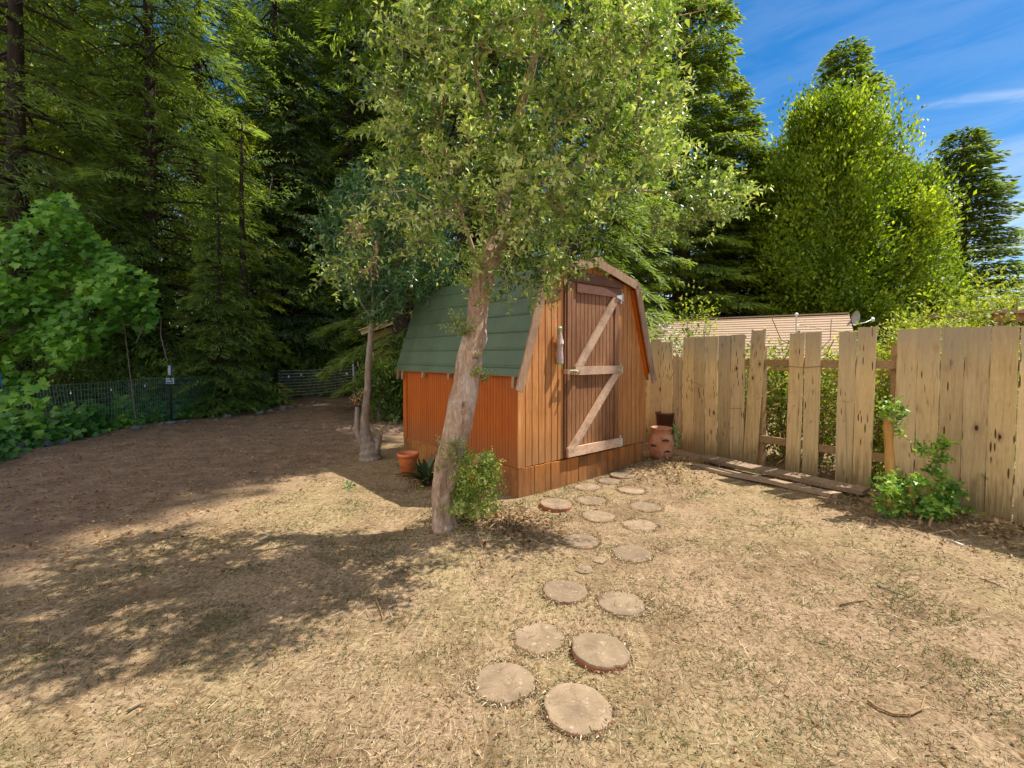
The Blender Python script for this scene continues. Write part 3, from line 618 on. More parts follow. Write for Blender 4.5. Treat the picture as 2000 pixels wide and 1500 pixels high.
STONES = [(gp(x, y)[0], gp(x, y)[1], w/F_PX*gp(x, y)[1]/2) for x, y, w, zt, l in stones]
for x, y, s_, lab in ((1141, 1108, .07, 'flat grey shard of stone sunk between the mid-path stepping stones'), (1171, 1090, .06, 'smaller stone shard right beside the flat sunken one')):
    p = G(x, y); r_ = random.Random(x); poly = [(s_*r_.uniform(.7, 1.1)*math.cos(a), s_*.9*r_.uniform(.7, 1.1)*math.sin(a)) for a in [k*6.283/9 for k in range(9)]]
    o = MB().prism(poly, -.03, .008).build('stone_shard', 'stepping_stone', loc=p); tag(o, lab, 'stone')

# ------------------------------------------------------------------ pots
pp = gp(1297, 892, .07)
gz = float(gh(pp[0]+.0, pp[1]+.1)); pot = tag(empty('strawberry_pot', (pp[0], pp[1]+.12, gz-.02), .2), 'brown terracotta strawberry pot with pocket openings between the shed and the fence', 'pot')
prof = [(.0, .0), (.10, .0), (.125, .02), (.165, .10), (.18, .17), (.175, .26), (.16, .33), (.135, .375), (.13, .385), (.138, .40), (.14, .455), (.150, .46), (.150, .475), (.132, .475), (.126, .40), (.12, .36), (.0, .35)]
MB().lathe(prof, 40).build('body', 'terracotta', pot, True)
for a, z in ((-1.75, .30), (-1.60, .145), (-.55, .215), (-2.75, .215), (.6, .3), (2.2, .2)):
    r0 = .168 if z > .1 else .15; c = np.array((math.cos(a), math.sin(a))); t = np.array((-c[1], c[0])); vs = []; fs = []; k_ = 12
    for q in range(k_+1):
        th = math.pi*q/k_; x_ = -math.cos(th)*.058; out = math.sin(th)*.034
        for (o_, dz) in ((0, -.05*math.sin(th)), (out, .0), (max(out-.010, -.01), .004)):
            pnt = c*(r0-.006+o_-abs(x_)*.30)+t*x_; vs.append((pnt[0], pnt[1], z+dz))
    for q in range(k_): b = q*3; fs += [(b, b+3, b+4, b+1), (b+1, b+4, b+5, b+2)]
    MB().add(vs, fs).build('pocket_lip', 'terracotta', pot, True)
    vs = []
    for q in range(k_+1):
        th = math.pi*q/k_; x_ = -math.cos(th)*.052
        for o_, dz in ((.012+.016*math.sin(th), .0), (.010, .030*math.sin(th))):
            pnt = c*(r0+.004+o_-abs(x_)*.28)+t*x_; vs.append((pnt[0], pnt[1], z+.004+dz))
    MB().add(vs, [(2*q, 2*q+2, 2*q+3, 2*q+1) for q in range(k_)]).build('pocket_opening', 'soil', pot)
MB().lathe([(.0, .43), (.131, .43)], 24).build('soil', 'soil', pot)
p3 = gp(1313, 872, .0); 
pb = tag(empty('dark_pot', (p3[0]-.13, p3[1]-.02, .10), 0), 'dark old nursery pot standing behind the strawberry pot', 'pot')
MB().lathe([(.0, 0), (.11, 0), (.145, .44), (.155, .44), (.155, .47), (.14, .47), (.13, .40), (.0, .40)], 28).build('body', 'dark_trim', pb, True)
# orange pot with strap-leaved plant at the shed's side, and a second pot behind the trunk
def simple_pot(px, py, rt, rb, h, label, mat='orange_plastic', tilt=0.0, plant=False):
    p = G(px, py); e = tag(empty('flower_pot', p, 0), label, 'pot'); e.rotation_euler = (0, tilt, 0)
    MB().lathe([(.0, .0), (rb, .0), (rt*.95, h-.05), (rt*.96, h-.045), (rt*1.06, h-.045), (rt*1.06, h), (rt*.97, h), (rt*.9, h-.06), (rb*.9, .04), (.0, .04)], 36).build('body', mat, e, True)
    MB().lathe([(.0, h-.07), (rt*.9, h-.06)], 20).build('soil', 'soil', e); return e, p
simple_pot(797, 926, .128, .085, .29, 'orange plastic flower pot standing by the left side of the shed')
simple_pot(918, 950, .13, .09, .30, 'reddish plant pot partly hidden behind the leaning tree trunk')

# ------------------------------------------------------------------ wire fence on the left
wf = tag(empty('wire_fence'), 'low green wire mesh garden fence on metal posts along the left bed', 'fence')
WP = [(-11.6, 3.6), (-8.35, 7.5), (-7.85, 10.6), (-7.25, 14.0)]; WT = [1.0, .99, 1.02, 1.05]
mb = MB()
def mesh_run(mb, A, B, za, zb, dx, dz, r_, z0=.04):
    A, B = np.array(A), np.array(B); L = np.linalg.norm(B-A); n_ = int(L/dx); d = (B-A)/L; nn = np.array((-d[1], d[0]))
    f = lambda t, z: (*(A+d*t+nn*(.05*math.sin(t*2.3)*z+.02*math.sin(t*5+z*3)))[:2], z)
    for k in range(n_+1):
        t = k*dx; zt = za+(zb-za)*t/L-.03*math.sin(math.pi*((t/2.6) % 1)); P = [f(t+.02*math.sin(z*4+k*.02), z) for z in np.linspace(z0, zt, 6)]
        mb.tube(P, r_, 3, cap=False)
    for j in range(int((za-z0)/dz)+1):
        P = []
        for t in np.linspace(0, L, max(3, int(L/.35))):
            zt = za+(zb-za)*t/L-.03*math.sin(math.pi*((t/2.6) % 1)); P.append(f(t, z0+(zt-z0)*j*dz/(za-z0) if j*dz < za-z0-.02 else zt))
        mb.tube(P, r_, 3, cap=False)
for i in range(3): mesh_run(mb, WP[i], WP[i+1], WT[i], WT[i+1], .055, .104, .0042)
mb.build('wire_mesh', 'wire', wf)
for (x, y), zt, kind in (((-8.35, 7.5), 1.22, 1), ((-7.85, 10.6), 1.28, 1), ((-7.25, 14.0), 1.17, 0), ((-7.0, 12.9), 1.0, 0)):
    mb = MB(); mb.box(x-.018, x+.018, y-.018, y+.018, -.05, zt-.005, .004); mb.build('post', 'post_dark', wf)
    if kind:
        mb = MB(); mb.box(x-.032, x+.032, y-.036, y-.0, zt-.22, zt, .006); c = mb.build('post_cap', 'post_white', wf)
        mb = MB(); mb.box(x+.0325, x+.050, y-.034, y+.004, zt-.22, zt, .003); mb.build('cap_edge', 'post_blue', c)
for i, (px, py, Y) in enumerate(((138, 767, 8.3), (217, 761, 9.0), (283, 753, 9.8), (386, 745, 11.3), (439, 741, 12.5))):
    p = at(px, py, Y); mb = MB(); mb.add([(-.02, 0, -.02), (.02, 0, -.02), (0, 0, .03), (0, -.02, -.02)], [(0, 1, 2), (0, 3, 1), (0, 2, 3), (1, 3, 2)]); mb.build('white_clip', 'white_plastic', wf, loc=p)
sp = at(332, 744, 10.45); sg = tag(empty('fence_sign', sp), 'small white and blue sign clipped to the wire fence below a post cap', 'sign')
mb = MB(); mb.box(-.09, .09, -.004, .004, -.065, .065); mb.build('plate', 'post_white', sg)
mb = MB()
for z in (.030, .008): 
    x = -.07
    while x < .065: w = rr.choice((.012, .018, .024)); mb.box(x, min(x+w, .07), -.0062, -.0042, z-.007, z+.007); x += w+.008
mb.box(-.075, .075, -.0062, -.0042, -.055, -.020); mb.build('print', 'post_blue', sg)
# far gate-like panel of pale heavy wire
wp = tag(empty('wire_gate'), 'pale sagging wire panel with thick horizontal wires at the far end of the left bed', 'fence')
A, B = np.array((-7.15, 14.1)), np.array((-5.55, 16.2)); C_ = np.array((-5.15, 15.9)); mb = MB(); mb2 = MB()
for k in range(9):
    z = .28+.095*k; P = [(*(A+(B-A)*q), z+.10*q-.05*math.sin(3.14*q)) for q in np.linspace(0, 1, 8)]; mb.tube(P, .010, 5)
    if k > 3:
        L_ = .25+(k-4)*.085; P = [(*(B+(C_-B)*q*L_*1.6), z+.10-.14*math.sin(3.14*min(q*1.1, 1))*(k/8)+.12*q) for q in np.linspace(0, 1, 6)]; mb.tube(P, .010, 5)
for q in np.linspace(0, 1, 46):
    p = A+(B-A)*q; mb2.tube([(*p, .1), (*p, 1.04+.10*q-.05*math.sin(3.14*q))], .0035, 3, cap=False)
mb.build('horizontal_wires', 'pale_wire', wp); mb2.build('vertical_wires', 'wire', wp)
mb = MB(); mb.tube([(*B, -.1), (B[0]-.03, B[1], 1.35)], .032, 8); mb.build('post', 'post_white', wp)
for px, py in ((572, 735), (586, 731), (604, 733), (621, 730), (643, 729)):
    q = (px-560)/92; p = A+(B-A)*q; zz = at(px, py, p[1])[2]; MB().add([(-.03, 0, -.04), (.03, 0, -.04), (0, 0, .05), (0, -.02, -.04)], [(0, 1, 2), (0, 3, 1), (0, 2, 3), (1, 3, 2)]).build('white_clip', 'white_plastic', wp, loc=(p[0], p[1]-.03, zz))
dp = at(700, 702, 13.5); dpst = tag(empty('dark_post', (dp[0], dp[1], 0)), 'dark weathered post standing left of the small tree trunk in deep shade', 'post')
mb = MB(); mb.tube([(0, 0, -.1), (.01, 0, .7), (.0, 0, 1.36)], .05, 10, wob=.05); mb.build('shaft', 'redwood_bark', dpst); mb = MB(); mb.box(-.02, .02, -.055, -.045, 1.2, 1.34); mb.build('plate', 'galvanised', dpst)

# ------------------------------------------------------------------ border rocks
def rock(x, y, s_, seed, label, z=0):
    r_ = random.Random(seed); vs = []; fs = []; n1, n2 = 8, 12; o = [Vector((r_.uniform(-1, 1), r_.uniform(-1, 1), r_.uniform(-1, 1))).normalized() for _ in range(11)]; dd = [r_.uniform(.6, .95) for _ in o]
    for i in range(n1+1):
        for j in range(n2):
            th = math.pi*i/n1; ph = 2*math.pi*j/n2; v = Vector((math.sin(th)*math.cos(ph), math.sin(th)*math.sin(ph), math.cos(th))); k = min([1.0]+[d/max(v.dot(q), .001) for q, d in zip(o, dd) if v.dot(q) > .3])
            vs.append((v.x*k*s_*1.25, v.y*k*s_, v.z*k*s_*.7))
    for i in range(n1):
        for j in range(n2): fs.append((i*n2+j, (i+1)*n2+j, (i+1)*n2+(j+1) % n2, i*n2+(j+1) % n2))
    ob = MB().add(vs, fs).build('rock', 'rock', loc=(x, y, float(gh(x, y))+s_*.28+z)); ob.rotation_euler = (r_.uniform(-.2, .2), r_.uniform(-.2, .2), r_.uniform(0, 6))
    return tag(ob, label, 'rock', 'rocks edging the left garden bed')
for i, (px, py, w, lab) in enumerate(((8, 893, 44, 'bluish slab-like rock at the left edge of the photo'), (36, 883, 30, 'grey rock right of the bluish slab at the left edge'), (74, 880, 28, 'rounded grey rock, third from the left edge under yellow-green leaves'),
  (117, 872, 16, 'small grey rock, fourth from the left edge'), (262, 843, 15, 'lone grey rock standing clear of the leaves below the wire fence'), (314, 834, 9, 'leftmost of the small pale pebbles below the signed post'),
  (329, 833, 12, 'buff pebble in the middle of the row below the signed post'), (341, 830, 9, 'small grey pebble in the row below the signed post'), (360, 828, 11, 'rightmost buff pebble of the row below the signed post'),
  (420, 821, 10, 'small pale rock left of the ivy mound'), (440, 815, 14, 'pale grey rock in front of the ivy mound'), (508, 808, 17, 'square pale bluish rock below the black fence post'),
  (527, 805, 14, 'tilted white-grey rock right of the square bluish rock'), (551, 799, 15, 'bluish rock just left of the sunlit earth bank'), (566, 797, 10, 'grey rock at the start of the sunlit earth bank'),
  (610, 790, 10, 'small pale rock on the sunlit earth bank'), (650, 780, 12, 'rock below the white post of the far wire panel'))):
    p = gp(px, py); s_ = w/F_PX*p[1]/2*1.05; rock(p[0], p[1]+s_*.5, s_, i, lab)

# ------------------------------------------------------------------ neighbouring buildings
nh = tag(empty('neighbour_house'), 'low neighbouring house with brown shingle roof beyond the plank fence', 'house')
RA, RB = at(1296, 627, 17.0), at(1658, 612, 14.1); zr = RA[2]; dR = np.array((RB[0]-RA[0], RB[1]-RA[1])); dR /= np.linalg.norm(dR); nR = np.array((dR[1], -dR[0]));
if nR[1] > 0: nR = -nR
A0 = RA[:2]-dR*3; B0 = RB[:2]; E = 3.2; ze = 1.42
def roof_slope(side, mat):
    mb = MB(); n_ = 16
    for k in range(n_):        # shingle courses, each lapping the next
        q0, q1 = k/n_, (k+1)/n_; z0, z1 = zr-(zr-ze)*q0, zr-(zr-ze)*q1
        a, b = A0+nR*E*q0*side, B0+nR*E*q0*side; c, d = B0+nR*E*q1*side, A0+nR*E*q1*side
        mb.add([(*a, z0), (*b, z0), (*c, z1+.02), (*d, z1+.02), (*c, z1-.02), (*d, z1-.02)], [(0, 1, 2, 3) if side > 0 else (3, 2, 1, 0), (3, 2, 4, 5) if side > 0 else (5, 4, 2, 3)])
    return mb.build('roof_slope', mat, nh)
roof_slope(1, 'shingle'); roof_slope(-1, 'shingle')
mb = MB(); mb.bar((*(A0), zr+.02), (*B0, zr+.02), .22, .04); mb.build('ridge', 'shingle', nh)
w0, w1, w2, w3 = A0+nR*(E-.4), B0+nR*(E-.4)-dR*.3, B0-nR*(E-.4)-dR*.3, A0-nR*(E-.4)
mb = MB(); vs = [(*w0, -.1), (*w1, -.1), (*w2, -.1), (*w3, -.1), (*w0, ze+.1), (*w1, ze+.1), (*w2, ze+.1), (*w3, ze+.1), (*((w1+w2)/2), zr-.05), (*((w0+w3)/2), zr-.05)]
mb.add(vs, [(0, 1, 5, 4), (1, 2, 6, 8, 5), (2, 3, 7, 6), (3, 0, 4, 9, 7)]); mb.build('wall', 'wall_beige', nh)
mb = MB(); p = w0*.55+w1*.45+nR*.02; mb.bar((*(p-dR*.5), .95), (*(p+dR*.5), .95), .02, .7); mb.build('window', 'black_rubber', nh)
dpt = at(1664, 621, 13.6); dsh = tag(empty('satellite_dish', dpt), 'grey satellite dish standing at the right end of the brown roof', 'dish'); dsh.rotation_euler = (R(8), 0, R(35))
prof = [(r_, -.09*(r_/.30)**2) for r_ in np.linspace(.0, .30, 7)]
mb = MB(); mb.lathe([(r_, z) for r_, z in prof], 32); me_v = [(x, z*1.0, y*.72) for x, y, z in mb.v]; mb.v = me_v; o = mb.build('reflector', 'dish_grey', dsh, True)
mb = MB(); mb.lathe([(r_, z-.012) for r_, z in prof], 32); mb.v = [(x, z, y*.72) for x, y, z in mb.v]; mb.build('reflector_back', 'dish_grey', dsh, True)
mb = MB(); mb.tube([(.0, -.08, -.2), (.18, -.30, -.1), (.37, -.38, .0)], .012, 6); mb.build('arm', 'galvanised', dsh); mb = MB(); mb.tube([(.33, -.42, -.02), (.45, -.36, .03)], .045, 10); mb.build('receiver', 'white_plastic', dsh); mb = MB(); mb.tube([(0, .05, -.1), (0, .08, -.9)], .025, 8); mb.build('mast', 'galvanised', dsh)
vp = at(1555, 652, 13.2); vt = tag(empty('roof_mast', vp), 'thin metal mast with glass insulator in front of the brown roof', 'mast')
mb = MB(); mb.tube([(0, 0, -.6), (0, 0, .5)], .018, 8); mb.tube([(-.02, 0, .26), (.10, 0, .24)], .01, 6); mb.build('pole', 'galvanised', vt); mb = MB(); mb.lathe([(0, .5), (.05, .52), (.045, .58), (.02, .60), (0, .6)], 12); mb.build('insulator', 'white_plastic', vt, True)
def cable(name, pts, label, r_=.006):
    mb = MB(); mb.tube(pts, r_, 5); return tag(mb.build(name, 'cable'), label, 'cable')
a, b = vp+np.array((.05, 0, .25)), at(2080, 618, 9.5); cable('overhead_cable', [tuple(a+(b-a)*q+np.array((0, 0, -.35*math.sin(math.pi*q)))) for q in np.linspace(0, 1, 14)], 'thin cable running right from the roof mast above the fence')
a, b = at(470, -30, 12), at(760, 190, 15); cable('utility_wire', [tuple(a+(b-a)*q) for q in np.linspace(0, 1, 6)], 'thin wire crossing the dark trees at the top left', .005)
# yellow outbuilding half hidden behind the shed
yh = tag(empty('yellow_shed'), 'yellow walled outbuilding with pale eave behind the small glossy tree', 'shed')
a, b = at(712, 651, 13.0), at(905, 585, 13.0); y0 = 13.0
mb = MB(); mb.add([(a[0]+.12, y0, -.1), (b[0], y0, -.1), (b[0], y0, b[2]-.06), (a[0]+.12, y0, a[2]-.02), (a[0]+.12, y0+4, -.1), (a[0]+.12, y0+4, a[2]-.02), (b[0], y0+4, -.1), (b[0], y0+4, b[2]-.06)], [(0, 1, 2, 3), (4, 0, 3, 5), (1, 6, 7, 2), (6, 4, 5, 7)]); mb.build('wall', 'yellow_paint', yh)
mb = MB(); mb.bar((a[0], y0-.30, a[2]), (b[0], y0-.30, b[2]), .05, .13); mb.build('fascia', 'fascia', yh)
mb = MB(); mb.add([(a[0]-.05, y0-.38, a[2]+.08), (b[0], y0-.38, b[2]+.08), (b[0], y0+4.2, b[2]+.08), (a[0]-.05, y0+4.2, a[2]+.08), (a[0]-.05, y0-.38, a[2]+.05), (b[0], y0-.38, b[2]+.05), (b[0], y0+4.2, b[2]+.05), (a[0]-.05, y0+4.2, a[2]+.05)], [(0, 1, 2, 3), (7, 6, 5, 4), (0, 4, 5, 1), (3, 7, 4, 0)]); mb.build('roof', 'fascia', yh)
# covered frame behind the fence at the right edge
sf = tag(empty('porch_roof', at(1995, 625, 8.6)), 'brown shake-covered porch roof half hidden in leaves at the right edge', 'roof')
mb = MB(); mb.box(-.60, 1.4, -.1, 1.2, .12, .19, .01); mb.build('roof_deck', 'plank_wood', sf); mb = MB(); mb.box(-.52, 1.4, -.02, .06, -.02, .115); mb.build('beam', 'shake_roof', sf)
mb = MB(); mb.box(-.50, -.38, -.01, .10, -2.2, -.021); mb.box(1.2, 1.3, -.01, .10, -2.2, -.021); mb.build('post', 'dark_trim', sf)
# ------------------------------------------------------------------ trees: skeleton grown from attractor points
def grow(roots, attractors, r0, step=.12, seed=0, gravity=.0, rmin=.0022, pw=2.35):
    """roots: list of polylines (world points) that start the skeleton; every attractor is joined by a curved branch to the nearest node."""
    nd, par = [], []
    for k, pl in enumerate(roots):
        prev = -1 if k == 0 else int(np.argmin([np.linalg.norm(np.array(q)-np.array(pl[0])) for q in nd]))
        for i, p in enumerate(pl):
            if k and i == 0: continue
            nd.append(np.array(p, float)); par.append(prev); prev = len(nd)-1
    base = len(nd); r_ = np.random.default_rng(seed)
    A = np.array(attractors); ctr = np.array(nd)
    order = np.argsort([np.min(np.linalg.norm(ctr-a, axis=1)) for a in A]); tips = [None]*len(A)
    ND = np.zeros((len(nd)+len(A)*14, 3)); ND[:len(nd)] = nd; cnt = len(nd); PAR = list(par)
    for ai in order:
        a = A[ai]; lo = ND[:cnt]; w = np.linalg.norm(lo-a, axis=1)+np.maximum(lo[:, 2]-a[2], -.0)*.9
        w[:3] += 5; j = int(np.argmin(w)); p = ND[j].copy(); d = np.linalg.norm(a-p); m = min(12, max(1, int(d/step))); q = PAR[j]
        t0 = unit(p-ND[q]) if q >= 0 else np.array((0, 0, 1.)); ctl = p+t0*d*.35+np.array((0, 0, .12*d))+r_.normal(size=3)*.06*d; prev = j
        for k in range(1, m+1):
            t = k/m; x = p*(1-t)**2+ctl*2*t*(1-t)+a*t*t+r_.normal(size=3)*.012*(k < m); ND[cnt] = x; PAR.append(prev); prev = cnt; cnt += 1
        tips[ai] = prev
    kids = [[] for _ in range(cnt)]
    for i in range(cnt):
        if PAR[i] >= 0: kids[PAR[i]].append(i)
    rad = np.zeros(cnt)
    for i in range(cnt-1, -1, -1):
        s_ = sum(rad[k]**pw for k in kids[i]); rad[i] = max(rmin, s_**(1/pw)) if s_ else rmin
    rad *= 1; sc = r0/rad[0] if r0 else 1
    rad = rmin+(rad-rmin)*sc
    return ND[:cnt], PAR, kids, rad, tips
def skeleton_mesh(mb, ND, PAR, kids, rad, start_ok, seg=6):
    done = set()
    heads = [i for i in range(len(ND)) if PAR[i] < 0]
    stack = [(h, None) for h in heads]
    while stack:
        h, p = stack.pop(); chain = [p] if p is not None else []; i = h
        while True:
            chain.append(i)
            ks = sorted(kids[i], key=lambda k: -rad[k])
            if not ks: break
            for k in ks[1:]: stack.append((k, i))
            i = ks[0]
        if len(chain) > 1:
            rr_ = [rad[c] for c in chain]
            if p is not None: rr_[0] = min(rr_[0], rr_[1]*1.15)
            if start_ok(chain): mb.tube([ND[c] for c in chain], rr_, 12 if max(rr_) > .03 else (7 if max(rr_) > .01 else 4), cap=True)
def twig_leaves(lv, mb, tips, dirs, n_tw, tl, spacing, L, W, kind='fold', up=.35, tone=(0, 1), seed=0, curl=.2, fold=.25, spread=.9, droop=0.0):
    r_ = np.random.default_rng(seed)
    for p, d in zip(tips, dirs):
        tb = r_.uniform(*tone)
        for _ in range(r_.integers(n_tw[0], n_tw[1]+1)):
            dd = unit(d*.8+r_.normal(size=3)*spread+np.array((0, 0, up))); ln = r_.uniform(*tl); bend = r_.normal(size=3)*.25+np.array((0, 0, up*.3-droop))
            m = max(3, int(ln/spacing)); t = np.linspace(.06, 1, m); path = p+dd*ln*t[:, None]+bend*ln*(t**2)[:, None]*.5
            if mb is not None: mb.tube([tuple(p), tuple(path[m//3]), tuple(path[2*m//3]), tuple(path[-1])], [.0028, .0022, .0016, .0010], 3, cap=False)
            tang = unit(dd+bend*t[:, None]); s = unit(np.cross(tang, r_.normal(size=3))); ang = np.arange(m)*2.4+r_.uniform(0, 6)
            b = np.cross(tang, s); rad_ = s*np.cos(ang)[:, None]+b*np.sin(ang)[:, None]
            D = unit(tang*r_.uniform(.3, .9, (m, 1))+rad_+np.array((0, 0, .15-droop))); Nn = unit(np.array((0, 0, 1.))+r_.normal(size=(m, 3))*.85)
            sz = r_.uniform(.45, 1.25, m)*(1-.35*(t > .85))
            lv.add(path, D, Nn, L*sz, W*sz*r_.uniform(.8, 1.15, m), np.clip(tb+r_.normal(size=m)*.22+(t > .8)*.2, 0, 1), kind, r_.uniform(-.1, curl*1.6), fold)
def in_poly(x, y, P):
    c = False; j = len(P)-1
    for i in range(len(P)):
        if (P[i][1] > y) != (P[j][1] > y) and x < (P[j][0]-P[i][0])*(y-P[i][1])/(P[j][1]-P[i][1])+P[i][0]: c = not c
        j = i
    return c

# ---- the leaning fruit tree in the middle
FT = G(874, 1036); TY = FT[1]
ft = tag(empty('fruit_tree', (FT[0], FT[1], FT[2]), 0), 'leaning fruit tree with thick twisted trunk and bright leafy crown before the shed', 'tree')
O = np.array(FT)
# trunk cross-sections measured down the stem: pixel row, left, right, depth offset
tr = [(1060, 834, 906, 0), (1040, 840, 898, 0), (1020, 842, 890, 0), (1000, 842, 888, .0), (965, 842, 889, .0), (933, 844, 894, .0), (890, 852, 905, .01), (849, 863, 916, .02), (815, 869, 926, .03), (786, 874, 932, .04), (760, 883, 937, .05), (735, 889, 939, .06), (715, 891, 943, .07), (690, 894, 945, .08), (660, 903, 950, .10), (618, 912, 953, .12), (576, 915, 957, .14), (545, 920, 966, .16), (515, 931, 976, .20), (485, 946, 982, .26), (450, 958, 990, .32), (410, 968, 996, .36), (360, 974, 998, .40)]
cs = [(at((a+b)/2, y, TY+dy), (b-a)/2/F_PX*(TY+dy)) for y, a, b, dy in tr]
cs.reverse(); cs.reverse()
def dense(cs, m):
    P = np.array([c[0] for c in cs]); Rr = np.array([c[1] for c in cs]); t = np.linspace(0, len(cs)-1, m); i = np.clip(t.astype(int), 0, len(cs)-2); f = (t-i)[:, None]
    def cr(A):
        a0, a1, a2, a3 = A[np.clip(i-1, 0, None)], A[i], A[i+1], A[np.clip(i+2, None, len(A)-1)]
        return .5*((2*a1)+(-a0+a2)*f+(2*a0-5*a1+4*a2-a3)*f**2+(-a0+3*a1-3*a2+a3)*f**3)
    return cr(P), cr(Rr[:, None])[:, 0]
cs = [(p_, q_*.94) for p_, q_ in cs]; P, Rr = dense(cs, 170); seg = 48; vs = []; bumps = [(700, 934, .030, .045, -1.1), (742, 893, .016, .04, -2.6), (752, 890, .010, .02, -1.9), (660, 948, .018, .05, -.3), (790, 905, .008, .03, -1.3), (880, 868, .010, .05, -2.2), (600, 920, .010, .05, -2.4)]
rz_ = np.random.default_rng(12)
for i in range(len(P)):
    d = unit(P[min(i+1, len(P)-1)]-P[max(i-1, 0)]); u = unit(np.array((1., 0, 0))-d*d[0]); w = np.cross(d, u)
    z = P[i][2]
    for k in range(seg):
        a = 2*math.pi*k/seg; r_ = Rr[i]*(1+.045*math.sin(3*a+z*3.1)+.035*math.sin(5*a-z*7+1)+.02*math.sin(9*a+z*16)+.018*math.sin(2*a+z*23)+.012*math.sin(14*a+z*31+math.sin(z*19)))
        if z < .22: r_ *= 1+(.22-z)*1.2*max(0, math.cos(2.5*(a+.6)))*.9+(.22-z)*(.3 if math.cos(a) > 0 else .1)
        for (py, px, h, s_, an) in bumps:
            zb = at(px, py, TY)[2]; da = (a-(an % (2*math.pi))+math.pi) % (2*math.pi)-math.pi; q = ((z-zb)/s_)**2+(da*Rr[i]/s_)**2
            if q < 6: r_ += h*math.exp(-q)*(1 if abs(py-700) > 1 else (1-1.5*math.exp(-q*9)))
        # old branch hollow
        zb = at(912, 790, TY)[2]; da = (a-(-1.35 % 6.2832)+math.pi) % 6.2832-math.pi; q = ((z-zb)/.028)**2+(da*Rr[i]/.014)**2
        if q < 8: r_ += .010*math.exp(-((math.sqrt(q)-1.5)**2)*2)-.06*math.exp(-q*1.5)
        v = P[i]+(u*math.cos(a)+w*math.sin(a))*r_*(1 if i < len(P)-1 else .8); vs.append(v-O)
fs = [(i*seg+k, i*seg+(k+1) % seg, (i+1)*seg+(k+1) % seg, (i+1)*seg+k) for i in range(len(P)-1) for k in range(seg)]
mb = MB(); mb.add(vs, fs); mb.build('trunk', 'fruit_bark', ft, True)
zb = at(911, 790, TY); mb = MB(); mb.lathe([(.0, .0), (.010, .0)], 10); 
# limbs
def pl(pts, sm=5):
    W = [at(x, y, Y) for x, y, Y in pts]; out = []
    for i in range(len(W)-1):
        for k in range(sm): out.append(W[i]+(W[i+1]-W[i])*k/sm)
    return out+[W[-1]]
main = pl([(970, 505, TY+.22), (985, 430, TY+.34), (992, 340, TY+.40), (1010, 240, TY+.2), (1040, 130, TY+.0), (1060, 0, TY-.3), (1075, -90, TY-.5)])
lim = [main, pl([(938, 540, TY+.16), (925, 490, TY+.10), (905, 430, TY+.02), (880, 330, TY-.05), (850, 220, TY-.1), (830, 100, TY-.1), (815, 20, TY-.1)]),
       pl([(975, 480, TY+.24), (1010, 440, TY+.1), (1070, 380, TY-.1), (1150, 320, TY-.25), (1230, 240, TY-.3), (1290, 160, TY-.3)]),
       pl([(985, 430, TY+.34), (1040, 400, TY+.4), (1120, 360, TY+.45), (1220, 370, TY+.45), (1330, 380, TY+.4), (1400, 388, TY+.35)]),
       pl([(985, 425, TY+.34), (1000, 350, TY+.45), (1040, 260, TY+.5), (1090, 160, TY+.55)]),
       pl([(905, 430, TY+.02), (860, 400, TY+.1), (800, 370, TY+.25), (740, 380, TY+.3), (690, 430, TY+.3)]),
       pl([(992, 340, TY+.40), (960, 250, TY-.2), (930, 150, TY-.55), (920, 60, TY-.7)]),
       pl([(1150, 320, TY-.25), (1200, 180, TY-.1), (1230, 60, TY+.1), (1330, 30, TY+.3), (1375, 20, TY+.3)]),
       pl([(905, 430, TY+.02), (870, 360, TY+.25), (820, 280, TY+.35), (790, 190, TY+.4)])]
crown = [(760, 60), (845, 5), (880, -40), (960, -75), (1080, -90), (1190, -60), (1260, 30), (1300, 120), (1320, 200), (1315, 300), (1345, 335), (1420, 365), (1445, 395), (1400, 430), (1330, 450), (1290, 500), (1200, 505), (1150, 530), (1080, 560), (1000, 540), (960, 520), (900, 500), (850, 470), (800, 480), (745, 550), (690, 560), (650, 520), (655, 440), (700, 400), (740, 340), (755, 260), (745, 180)]
ra = np.random.default_rng(21); att = []
while len(att) < 360:
    x, y = ra.uniform(640, 1450), ra.uniform(-95, 570)
    if not in_poly(x, y, crown): continue
    q = min(1, ((x-1030)/400)**2+((y-230)/360)**2); th = 1.0*math.sqrt(1-q*.93); 
    if math.sin(x*.021+1.1*math.sin(y*.017))*math.sin(y*.024+x*.006) < -.30 and ra.random() < .85: continue
    if x < 800 and y > 320:
        if ra.random() > .13: continue
        th = .15
    Y = TY-.05+ra.uniform(-.72, .55)*th
    if y < 260: Y -= (260-y)/350*.75
    if y > 400: Y = min(Y, TY+.75)
    if y > 455 and x > 1120: continue
    if x > 1300: Y = TY+.35+ra.uniform(-.2, .2)
    if Y > 4.75 and y > 330: continue
    att.append(at(x, y, Y))
for x, y in ((1375, 5), (1380, 40), (1365, 75), (1440, 385), (1420, 375), (1395, 395), (655, 525), (660, 545), (700, 450), (690, 500), (700, 525), (785, 95), (775, 60), (842, 12), (1300, 95), (1310, 240)):
    att.append(at(x, y, TY+.3))
ND, PAR, kids, rad, tips = grow(lim, att, None, .14, 3, rmin=.0032)
rad = np.minimum(rad, .062); cd = np.array(at(1000, 300, TY+.15))
for i in range(len(main)): rad[i] = max(rad[i], .055*(1-i/len(main)*.6))
mb = MB(); skeleton_mesh(mb, [p-O for p in ND], PAR, kids, rad, lambda c: True); mb.build('branches', 'fruit_bark', ft, True)
lv = Leaves(); tw = MB(); T = np.array([ND[t] for t in tips]); dirs = unit(T-cd); dirs[:, 2] *= .6
